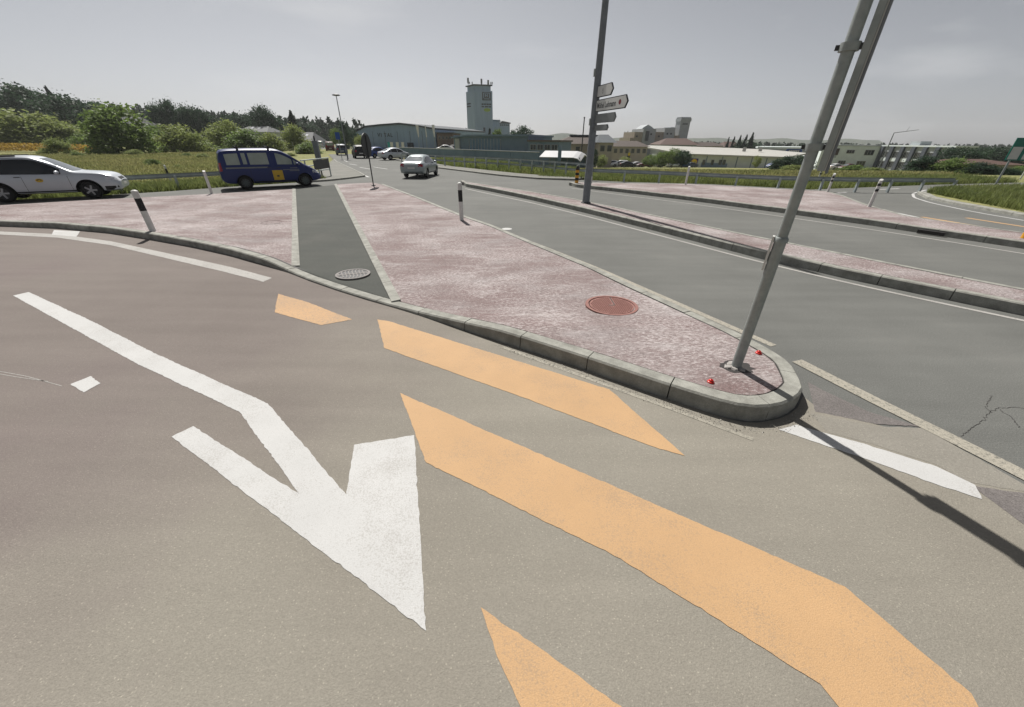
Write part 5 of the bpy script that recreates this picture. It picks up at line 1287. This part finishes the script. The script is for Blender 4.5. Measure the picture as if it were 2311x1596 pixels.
# pale building and office
B = Bld('pale_building', 'pale rendered flat building with four dark windows right of the near pole', 1858, 118, 1992, 112)
zt = B.Z(1940, 330); B.box('wall', 0, B.L, B.z0, zt, -16, 0, M['pale']); B.box('roof_edge', -.15, B.L + .15, zt + .003, zt + .25, -16.2, .2, M['grey'])
for x0, x1, y0_, y1_ in ((1916, 1933, 346, 339), (1958, 1978, 350, 339), (1906, 1922, 370, 363), (1949, 1968, 376, 364)): B.win(B.U(x0), B.U(x1), B.Z(x0, y0_), B.Z(x0, y1_), bars=2)
B.box('loading_bay', B.U(1872), B.U(1896), B.Z(1885, 356), B.Z(1885, 336), .01, .06, M['grey']); B.box('bay_door', B.U(1890), B.U(1898), B.Z(1885, 350), B.Z(1885, 335), .07, .12, M['brown'])
B = Bld('office_block', 'two storey office block with dark slanting pillars between window bays', 1992, 112, 2160, 92)
zt = B.Z(2070, 331.5); B.box('wall', 0, B.L, B.z0, zt, -4, 0, M['grey']); B.box('roof_edge', -.2, B.L + .2, zt + .003, zt + .3, -4.3, .3, M['pale'])
bays = np.linspace(0.03, .97, 7)
zz = [B.Z(2040, y) for y in (381, 369, 357, 346)]
for i, f in enumerate(bays): B.box('pillar', B.L * f - .5, B.L * f + .5, B.z0, zt - .01, .01, .45, M['col'])
hz_ = (zt - B.z0)
for i in range(6):
    a0, a1 = B.L * bays[i] + .75, B.L * bays[i + 1] - .75
    for z0_, z1_ in ((B.z0 + hz_ * .22, B.z0 + hz_ * .42), (B.z0 + hz_ * .60, B.z0 + hz_ * .80)): B.win(a0, a1, z0_, z1_, bars=3)
    B.box('spandrel', a0 - .15, a1 + .15, B.z0 + hz_ * .45, B.z0 + hz_ * .57, .01, .14, M['pale'])
B.box('stair_tower', B.U(2042), B.U(2064), zt + .31, B.Z(2055, 319), -3.5, -1, M['grey'])
# red brown roof far right and houses on the left slope
gable_house('farm_house', 'reddish tiled roof behind the hedge at far right', 2215, 2330, 62, 372, 362, M['beige'], M['redroof'], 9, .6, wins=3)
for xl, xr, Y, ye, yr, lab in ((250, 322, 135, 285, 262, 'grey house roof showing between the trees at left'), (545, 610, 150, 298, 284, 'grey house roof with bright skylights behind the van'), (660, 705, 140, 318, 298, 'tall pale grey house left of the street lamp'), (490, 530, 150, 312, 304, 'low pale shed between the bushes behind the van')):
    B = gable_house('house', lab, xl, xr, Y, ye, yr, M['grey'], bm_('grey_tiles', (.11, .115, .12), sc=1.5), 10, .6, wins=3)
    o = V((B.o.x, B.o.y, 0)); ze, zr = B.Z((xl + xr) / 2, ye), B.Z((xl + xr) / 2, yr)
    for f in (.38, .62):
        q = [o + B.u * (B.L * f + du_) + B.n * (.5 - 5.5 * tt) + upz * (ze + (zr - ze) * tt + .06) for du_, tt in ((-.45, .55), (.45, .55), (.45, .75), (-.45, .75))]
        MB().add(q, [(0, 1, 2, 3)]).build('skylight', M['lamp'], B.t)

# ------------------------------------------------------------------ vegetation
def leafm(name, c1, c2, c3, sc=.35):
    m = mat(name, c1, c2, scale=sc, rough=.6, c3=c3, detail=6, spec=.2, speck=.35, sscale=3.5)
    n = m.node_tree.nodes; L = m.node_tree.links; b = n['Principled BSDF']
    tr = n.new('ShaderNodeBsdfTranslucent'); ms = n.new('ShaderNodeMixShader'); ms.inputs[0].default_value = .42
    L.new(b.inputs['Base Color'].links[0].from_socket, tr.inputs[0])
    ou = n['Material Output']; L.new(b.outputs[0], ms.inputs[1]); L.new(tr.outputs[0], ms.inputs[2]); L.new(ms.outputs[0], ou.inputs[0])
    return m
M['leaf'] = leafm('leaves_mid', (.115, .175, .046), (.165, .225, .066), (.225, .26, .092))
M['leafl'] = leafm('leaves_light', (.18, .225, .07), (.245, .28, .095), (.31, .315, .13))
M['leafd'] = leafm('leaves_dark', (.026, .052, .030), (.042, .074, .038), (.066, .096, .045))
M['fir'] = leafm('needles', (.014, .028, .018), (.022, .040, .022), (.032, .052, .028))
M['bark'] = mat('bark', (.05, .04, .03), (.09, .075, .06), scale=6, rough=.9, bump=.5, bscale=20, world=False)

def quads(cen, size, nrm=None, seed=0):
    """leaf-like quads at the given centres with random tilt"""
    r = np.random.default_rng(seed); n = len(cen)
    a = r.normal(size=(n, 3)); a /= np.linalg.norm(a, axis=1)[:, None]
    b = np.cross(a, r.normal(size=(n, 3))); b /= np.linalg.norm(b, axis=1)[:, None]
    s = (np.asarray(size) * r.uniform(.6, 1.3, n))[:, None]
    v = np.stack([cen - a * s - b * s * .15, cen - b * s * .55, cen + a * s, cen + b * s * .55], 1).reshape(-1, 3)
    return v
def quad_mesh(name, v, m):
    n = len(v) // 4; me = bpy.data.meshes.new(name)
    me.vertices.add(4 * n); me.vertices.foreach_set('co', v.astype(np.float32).ravel())
    me.loops.add(4 * n); me.loops.foreach_set('vertex_index', np.arange(4 * n, dtype=np.int32))
    me.polygons.add(n); me.polygons.foreach_set('loop_start', np.arange(0, 4 * n, 4, dtype=np.int32))
    me.materials.append(m); me.update(calc_edges=True); return me
def crown_mesh(seed, m, n_clump=60, per=70, low=.12, shape='round', leaf=.028):
    r = np.random.default_rng(seed); C_ = []
    for i in range(n_clump):
        if shape == 'round':
            d = r.normal(size=3); d /= np.linalg.norm(d); rad = r.uniform(.45, 1.0) ** .5
            c = d * rad * np.array([.42, .42, .40]) + np.array([0, 0, .56]); cs = r.uniform(.05, .10)
        elif shape == 'bush':
            d = r.normal(size=3); d[2] = abs(d[2]); d /= np.linalg.norm(d); rad = r.uniform(.3, 1.0) ** .5
            c = d * rad * np.array([.43, .43, .86]) + np.array([0, 0, .04]); cs = r.uniform(.05, .10)
        elif shape == 'column':
            z = r.uniform(.05, .97); rr_ = .40 * math.sin(math.pi * min(1, max(.08, z)) ** .8) + .06; a = r.uniform(0, 6.28)
            c = np.array([rr_ * math.cos(a) * r.uniform(.3, 1), rr_ * math.sin(a) * r.uniform(.3, 1), z]); cs = r.uniform(.04, .08)
        else:
            z = r.uniform(.04, .99) ** 1.25; a = r.uniform(0, 6.28); rr_ = .46 * (1 - z) ** .85 * (1 if r.random() < .75 else r.uniform(.2, 1)) * r.uniform(.8, 1.08)
            c = np.array([rr_ * math.cos(a), rr_ * math.sin(a), z - .03 * rr_]); cs = .018 + .055 * (1 - z)
        nn = int(per * r.uniform(.6, 1.4)); C_.append(c + r.normal(size=(nn, 3)) * cs * np.array([1, 1, .75]))
    P = np.concatenate(C_); P = P[(P[:, 2] > .0)]
    return quad_mesh('crown', quads(P, np.full(len(P), leaf), seed=seed), m)
def trunk_mesh(seed, h=.6, r0=.03):
    mb = MB(); rg = random.Random(seed); p = V((0, 0, -.03)); q = V((rg.uniform(-.02, .02), rg.uniform(-.02, .02), h * .5))
    mb.cyl(p, q, r0, r0 * .7, n=8); top = V((rg.uniform(-.04, .04), rg.uniform(-.04, .04), h)); mb.cyl(q, top, r0 * .7, r0 * .35, n=8)
    for k in range(6):
        a = rg.uniform(0, 6.28); b0 = q.lerp(top, rg.uniform(-.3, .8)); mb.cyl(b0, b0 + V((.24 * math.cos(a), .24 * math.sin(a), rg.uniform(.1, .25))), r0 * .35, r0 * .1, n=6)
    return mesh_data('trunk', mb.v, mb.f, True, [M['bark']])
KIND = {}
for k, (m, shape, ncl, per, leaf) in dict(mid=(M['leaf'], 'round', 70, 75, .026), light=(M['leafl'], 'round', 70, 75, .026), dark=(M['leafd'], 'round', 70, 75, .026), bush=(M['leafl'], 'bush', 80, 80, .030), bushm=(M['leaf'], 'bush', 80, 80, .030), bushd=(M['leafd'], 'bush', 80, 80, .030), fir=(M['fir'], 'fir', 150, 40, .028), column=(M['leafd'], 'column', 70, 60, .024)).items():
    KIND[k] = [(crown_mesh(11 + 7 * i + sum(map(ord, k)), m, ncl, per, shape=shape, leaf=leaf), trunk_mesh(i + 3, .55 if shape in ('round', 'column') else (.9 if shape == 'fir' else .45), .03 if shape != 'bush' else .015)) for i in range(2)]
_ti = [0]
def tree(kind, px, ytop, wpx, Y, label, name=None, group=None, low=0.0):
    c = at(px, ytop, Y); g0 = th(c.x, Y) - .05; hgt = (c.z - g0) * 1.03
    wd = (at(px + wpx / 2, 325, Y).x - at(px - wpx / 2, 325, Y).x)
    nm = name or ('fir_tree' if kind == 'fir' else 'bush' if kind.startswith('bush') else 'tree')
    t = thing(nm, label, 'bush' if nm == 'bush' else 'tree', V((c.x, Y, g0)), random.uniform(0, 6.28), group)
    cm, tm = KIND[kind][_ti[0] % 2]; _ti[0] += 1
    o = link('crown', cm, t); o.scale = (wd * 1.08, wd * 1.08, hgt)
    o2 = link('trunk', tm, t); s_ = max(1.0, min(wd, hgt)) ; o2.scale = (s_, s_, hgt)
    return t
gl = 'trees and bushes along the left meadow'
L_ = [('bushm', 238, 226, 132, 74, 'big rounded olive bush standing alone behind the silver estate'), ('bush', 35, 240, 150, 104, 'broad light green tree mass at the far left edge'), ('bush', 112, 268, 110, 104, 'green bush right of the far left tree mass'), ('bushm', 182, 300, 60, 100, 'small green bush tucked behind the big olive bush'),
      ('bushm', 345, 280, 60, 110, 'light green bush right of the big olive bush'), ('bush', 392, 274, 100, 84, 'light green bush with open side in front of the dark trees'), ('bushm', 450, 318, 60, 90, 'low green bush beside the pale shed'), ('bush', 497, 264, 80, 98, 'tall green bush above the back of the blue van'), ('bushm', 548, 288, 90, 88, 'green bush above the middle of the blue van'),
      ('bush', 600, 296, 70, 90, 'pale green bush above the windscreen of the blue van'), ('bush', 655, 280, 62, 98, 'light bush left of the tall pale house'), ('bushm', 690, 320, 60, 80, 'low green bush behind the barrier'), ('bush', 120, 312, 55, 70, 'dry yellowish bush behind the silver estate roof'),
      ('dark', 15, 192, 130, 150, 'dark tree crown at the top of the left edge'), ('dark', 75, 212, 90, 165, 'dark tree left of the pointed fir'), ('dark', 140, 216, 120, 140, 'large very dark tree between the left bushes'), ('fir', 104, 198, 34, 160, 'pointed dark fir rising above the left wood'), ('dark', 215, 232, 80, 190, 'dark tree behind the top of the big olive bush'),
      ('dark', 345, 232, 40, 150, 'slim dark tree, first of the dark row behind the bushes'), ('dark', 378, 228, 55, 150, 'dark tree, tallest of the dark row behind the bushes'), ('dark', 418, 236, 55, 150, 'dark tree right of the tallest in the dark row'), ('dark', 452, 250, 55, 155, 'dark tree ending the dark row'), ('dark', 530, 256, 60, 175, 'dark tree behind the tall green bush'),
      ('dark', 583, 240, 50, 160, 'tall dark tree above the grey roof with skylights'), ('dark', 608, 256, 50, 165, 'dark tree leaning right of the tall dark one'), ('fir', 655, 252, 34, 150, 'dark narrow fir standing left of the street lamp'), ('dark', 690, 275, 60, 220, 'dark tree behind the pale house'),
      ('column', 772, 278, 30, 120, 'green columnar tree beside the street lamp'), ('mid', 758, 290, 30, 125, 'small tree left of the columnar tree'), ('dark', 792, 294, 34, 130, 'dark tree left of the grey hall'), ('light', 812, 306, 30, 105, 'small light tree in front of the hall corner')]
for a in L_: tree(*a, group=gl)
gc = 'trees among the buildings'
for a in [('dark', 1178, 286, 56, 110, 'big dark tree right of the silo tower'), ('fir', 1105, 291, 18, 130, 'small pointed fir at the foot of the silo tower'), ('mid', 1122, 291, 22, 130, 'round tree between the silo tower and its annex'), ('fir', 1213, 310, 8, 300, 'tiny fir on the skyline before the blue hills'),
          ('fir', 1410, 300, 10, 260, 'left of two small firs beside the mill blocks'), ('fir', 1417, 298, 11, 262, 'right of two small firs beside the mill blocks'), ('dark', 1344, 338, 16, 100, 'dark narrow tree right of the mast'), ('light', 1358, 350, 30, 104, 'yellow green shrub right of the mast'), ('light', 1412, 353, 26, 118, 'light shrub at the end of the car park'),
          ('mid', 1470, 350, 34, 105, 'first small tree in front of the store'), ('mid', 1497, 343, 38, 102, 'second small tree in front of the store'), ('mid', 1524, 336, 42, 100, 'third and tallest small tree in front of the store'), ('dark', 1546, 340, 36, 98, 'fourth small dark tree in front of the store'), ('light', 1712, 352, 18, 100, 'thin young tree in front of the store wall'),
          ('fir', 1645, 312, 14, 190, 'leftmost fir of the dark group behind the store'), ('fir', 1658, 310, 16, 188, 'second fir of the dark group behind the store'), ('fir', 1672, 308, 18, 186, 'third fir of the dark group behind the store'), ('fir', 1686, 306, 20, 184, 'fourth fir of the dark group behind the store'), ('fir', 1700, 302, 22, 180, 'tallest and rightmost fir of the dark group behind the store'), ('dark', 1690, 318, 60, 186, 'dark broad tree between the firs behind the store'),
          ('fir', 1722, 330, 14, 230, 'small fir left above the factory roof'), ('fir', 1738, 328, 14, 230, 'second small fir above the factory roof'), ('dark', 1758, 328, 22, 232, 'dark tree above the factory roof'), ('fir', 1778, 324, 16, 230, 'taller fir above the factory sign'), ('dark', 1812, 326, 24, 232, 'dark tree above the factory roof left of the near pole'), ('dark', 1842, 326, 20, 232, 'dark tree behind the near pole'), ('dark', 1925, 325, 34, 200, 'dark tree above the pale building roof')]:
    tree(*a, group=gc)
gr = 'bushes and trees on the right verge'
for a in [('bushd', 1775, 352, 60, 74, 'dark bush left of the factory sign base'), ('bushd', 1815, 350, 60, 72, 'dark bush beside the near pole'), ('bush', 1790, 372, 50, 56, 'light green shrub behind the guard rail by the pole'), ('bushm', 1930, 372, 70, 56, 'green shrub before the pale building'), ('bush', 1972, 378, 50, 52, 'small bright shrub right of the green shrub'),
          ('bush', 2030, 384, 60, 50, 'low light shrub before the office block'), ('bushd', 2098, 352, 76, 54, 'dark bush covering the right end of the office block'), ('bushm', 2160, 356, 90, 52, 'wide green bush right of the office block'), ('bushd', 2215, 366, 80, 50, 'dark bush under the red roof'), ('bushd', 2275, 378, 60, 48, 'dark bush behind the green sign posts'), ('bushm', 2330, 372, 70, 52, 'green bush at the right edge'),
          ('dark', 2178, 334, 90, 84, 'dark tree close behind the right end of the office block'), ('dark', 2120, 330, 70, 130, 'dark tree left in the right hand wood'), ('dark', 2165, 336, 80, 125, 'dark tree second in the right hand wood'), ('dark', 2215, 330, 90, 122, 'dark tree in the middle of the right hand wood'), ('dark', 2265, 334, 80, 120, 'dark tree behind the green sign'), ('dark', 2320, 332, 90, 120, 'dark tree at the right edge of the wood'), ('dark', 2085, 327, 40, 160, 'dark tree over the office roof')]:
    tree(*a, group=gr)

for i_, (px_, py_) in enumerate([(170, 352), (300, 350), (420, 352), (455, 356), (560, 352), (95, 346), (340, 372), (400, 378), (620, 362), (655, 352)]):
    q_ = G(px_, py_); tree('bush' if i_ % 2 else 'bushm', px_, py_ - [9, 14, 7, 11, 8][i_ % 5], [26, 34, 20, 28, 22][i_ % 5], q_[1], 'low weedy clump in the left meadow, ' + ['left of the big olive bush', 'below the big olive bush', 'right below the big olive bush', 'behind the pale post', 'above the van roof', 'over the estate roof', 'behind the estate bonnet', 'just behind the left guard rail', 'behind the van bonnet', 'beside the barrier'][i_], group='weed clumps in the left meadow')
# forest on the left ridge and far tree belts, each seen as one mass
def forest(name, label, pts, m, leaf=.9, per=26, seed=5):
    r = np.random.default_rng(seed); Cn = []; S = []
    for x, y, hh, ww in pts:
        z0 = th(x, y); n = per; z = r.uniform(.1, 1, n); f = (1 - z) ** .7 * .5
        a = r.uniform(0, 6.28, n); q = r.uniform(.3, 1, n)
        Cn.append(np.stack([x + np.cos(a) * f * q * ww, y + np.sin(a) * f * q * ww, z0 + z * hh], 1)); S.append(np.full(n, leaf))
    v = quads(np.concatenate(Cn), np.concatenate(S), seed=seed)
    return tag(link(name, quad_mesh(name, v, m)), label, 'forest', kind='stuff')
pts = []
for _ in range(4200):
    Y = random.uniform(215, 420); X = -random.uniform(.34, 2.3) * Y
    if float(np.interp(X * 350 / max(Y, 60), HX, HZ)) < .6 and random.random() < .6: continue
    pts.append((X, Y, random.uniform(7, 13), random.uniform(4, 7)))
forest('forest', 'wooded ridge above the left meadow', pts, M['fir'], 1.25, 30, 5)
pts = []
for _ in range(1500):
    Y = random.uniform(330, 520); X = random.uniform(-.28, 1.5) * Y; pts.append((X, Y, random.uniform(5, 10), random.uniform(5, 8)))
forest('tree_belt', 'distant dark belt of trees behind the buildings', pts, M['fir'], 1.5, 22, 6)

# ------------------------------------------------------------------ grass and verge growth
def grass(name, label, area, n, h0, h1, m, seed, wd=.02, dens=None):
    """area(r, n) -> ground points; each blade a slim bent triangle pair"""
    r = np.random.default_rng(seed); P = area(r, n); n = len(P)
    z = terr(P[:, 0], P[:, 1]); z = np.maximum(z, P[:, 2]) if P.shape[1] > 2 else z
    h = r.uniform(h0, h1, n); a = r.uniform(0, 6.28, n); ln = r.uniform(.1, .55, n) * h; b = r.uniform(0, 6.28, n)
    sx, sy = np.cos(a) * wd * .5, np.sin(a) * wd * .5
    base = np.stack([P[:, 0], P[:, 1], z], 1); tip = base + np.stack([np.cos(b) * ln, np.sin(b) * ln, h], 1); mid = base + np.stack([np.cos(b) * ln * .3, np.sin(b) * ln * .3, h * .6], 1)
    s = np.stack([sx, sy, np.zeros(n)], 1)
    v = np.stack([base - s, base + s, mid + s * .8, mid - s * .8, mid - s * .8, mid + s * .8, tip + s * .1, tip - s * .1], 1).reshape(-1, 3)
    return tag(link(name, quad_mesh(name, v, m)), label, 'grass', kind='stuff')
M['gr_green'] = leafm('grass_green', (.12, .155, .05), (.19, .215, .075), (.30, .265, .125), sc=.45)
M['gr_dry'] = leafm('grass_dry', (.17, .19, .07), (.27, .255, .115), (.40, .335, .175), sc=.14)
def strip(line_a, line_b):
    A = resample(line_a, .5); Bl = resample(line_b, .5); n2 = max(len(A), len(Bl))
    A = np.stack([np.interp(np.linspace(0, 1, n2), np.linspace(0, 1, len(A)), A[:, k]) for k in (0, 1)], 1); Bl = np.stack([np.interp(np.linspace(0, 1, n2), np.linspace(0, 1, len(Bl)), Bl[:, k]) for k in (0, 1)], 1)
    def f(r, n):
        t = r.uniform(0, n2 - 1.001, n); i = t.astype(int); q = (t - i)[:, None]; s = r.uniform(0, 1, n)[:, None]
        a = A[i] * (1 - q) + A[i + 1] * q; b = Bl[i] * (1 - q) + Bl[i + 1] * q
        return a * (1 - s) + b * s
    return f
e0 = rp[1]; lft0 = (e0[0] - 22 * .79, e0[1] - 22 * .61)
edge_l = [lft0] + [(p[0], p[1]) for p in rp[1:6]]
edge_l = [(p[0] - .25, p[1] + .3) for p in edge_l]
far_l = [(p[0] - 2.4, p[1] + 3.4) for p in edge_l]
grass('verge_grass', 'green roadside grass under the left guard rail', strip(edge_l, far_l), 30000, .08, .42, M['gr_green'], 21, .035)
far_l2 = [(p[0] - 45, p[1] + 55) for p in edge_l]
grass('meadow_grass', 'tall dry meadow grass behind the left guard rail', strip(far_l, far_l2), 60000, .05, .30, M['gr_dry'], 22, .08)
edge_r = [G(x, y) for x, y in [(1214, 402), (1420, 411), (1608, 416), (1830, 428), (1904, 425), (2032, 420), (2116, 417), (2311, 412)]]
edge_c = [G(x, y) for x, y in [(930, 366), (986, 378), (1090, 391), (1214, 402)]]; edge_c = [(p[0] + 1.2, p[1] + 1.7) for p in edge_c]
grass('verge_grass', 'green grass behind the double guard rail', strip(edge_c, [(p[0] + 3.5, p[1] + 8.5) for p in edge_c]), 20000, .15, .6, M['gr_green'], 27, .045)
edge_r = [(p[0], p[1] + .25) for p in edge_r]
far_r = [(p[0] + .5, p[1] + 4.5) for p in edge_r]
grass('verge_grass', 'green grass along the right guard rail', strip(edge_r, far_r), 34000, .1, .45, M['gr_green'], 23, .035)
far_r2 = [(p[0] * 1.6, p[1] + 32) for p in edge_r]
grass('meadow_grass', 'dry meadow grass sloping down behind the right guard rail', strip(far_r, far_r2), 36000, .08, .38, M['gr_dry'], 24, .08)
def area4(r, n):
    pa = [G(2090, 436, .1), G(2150, 448, .1), G(2230, 464, .1), G(2311, 480, .1), G(2560, 525, .1)]; pb = [G(2140, 433, .1), G(2230, 428, .1), G(2311, 425, .1), G(2400, 422, .1), G(2680, 432, .1)]
    P = strip(pa, pb)(r, n); return np.concatenate([P, np.full((n, 1), .11)], 1)
grass('island_grass', 'rough grass on the island at far right', area4, 16000, .1, .4, M['gr_green'], 25, .03)
# loose chippings at the kerb foot
r_ = np.random.default_rng(9); A = resample([G(1125, 783), G(1300, 842), G(1500, 912), G(1660, 968), G(1760, 968), G(1830, 935)], .02)
P = A[r_.integers(0, len(A), 900)] + r_.normal(0, .035, (900, 2)); s = r_.uniform(.003, .009, 900)
cen = np.stack([P[:, 0], P[:, 1], .006 + s * .5], 1)
M['chip'] = mat('stone_chips', (.2, .19, .17), (.45, .43, .4), scale=60, rough=.9)
tag(link('chippings', quad_mesh('chippings', quads(cen, s, seed=4), M['chip'])), 'loose pale stone chips along the foot of the kerb', 'gravel', kind='stuff')
# yellow crop strip far left
for x0_, x1_, yy, lab in ((-60, 85, 330, 'yellow crop strip at the far left edge'), (125, 215, 327, 'short yellow crop strip left of the big olive bush')):
    a_, b_ = at(x0_, yy, 82), at(x1_, yy, 82); mb = MB(); n = 40
    t = tag(link('crop_strip', mesh_data('crop_strip', [], [])), lab, 'crop', kind='stuff')
    Pn = np.random.default_rng(int(x1_)).uniform(0, 1, (1800, 3))
    z0 = th(a_.x, 82); cen = np.stack([a_.x + (b_.x - a_.x) * Pn[:, 0], 80 + 6 * Pn[:, 1], z0 + .2 + 1.2 * Pn[:, 2]], 1)
    t.data = quad_mesh('crop_strip', quads(cen, np.full(1800, .22), seed=3), leafm('ripe_crop', (.30, .20, .04), (.38, .26, .06), (.42, .30, .10)))

# ------------------------------------------------------------------ haze
hz = MB().box(-2600, 2600, -90, 2300, -40, 90)
ho = hz.build('haze', None); hm = bpy.data.materials.new('haze_air'); hm.use_nodes = True
n = hm.node_tree.nodes; n.clear(); ou = n.new('ShaderNodeOutputMaterial'); pvn = n.new('ShaderNodeVolumePrincipled')
pvn.inputs['Color'].default_value = (.90, .92, .95, 1); pvn.inputs['Density'].default_value = 0.0002; pvn.inputs['Anisotropy'].default_value = 0.2
hm.node_tree.links.new(pvn.outputs[0], ou.inputs['Volume']); ho.data.materials.append(hm)
tag(ho, 'thin pale summer haze over the whole place', 'haze', kind='stuff')
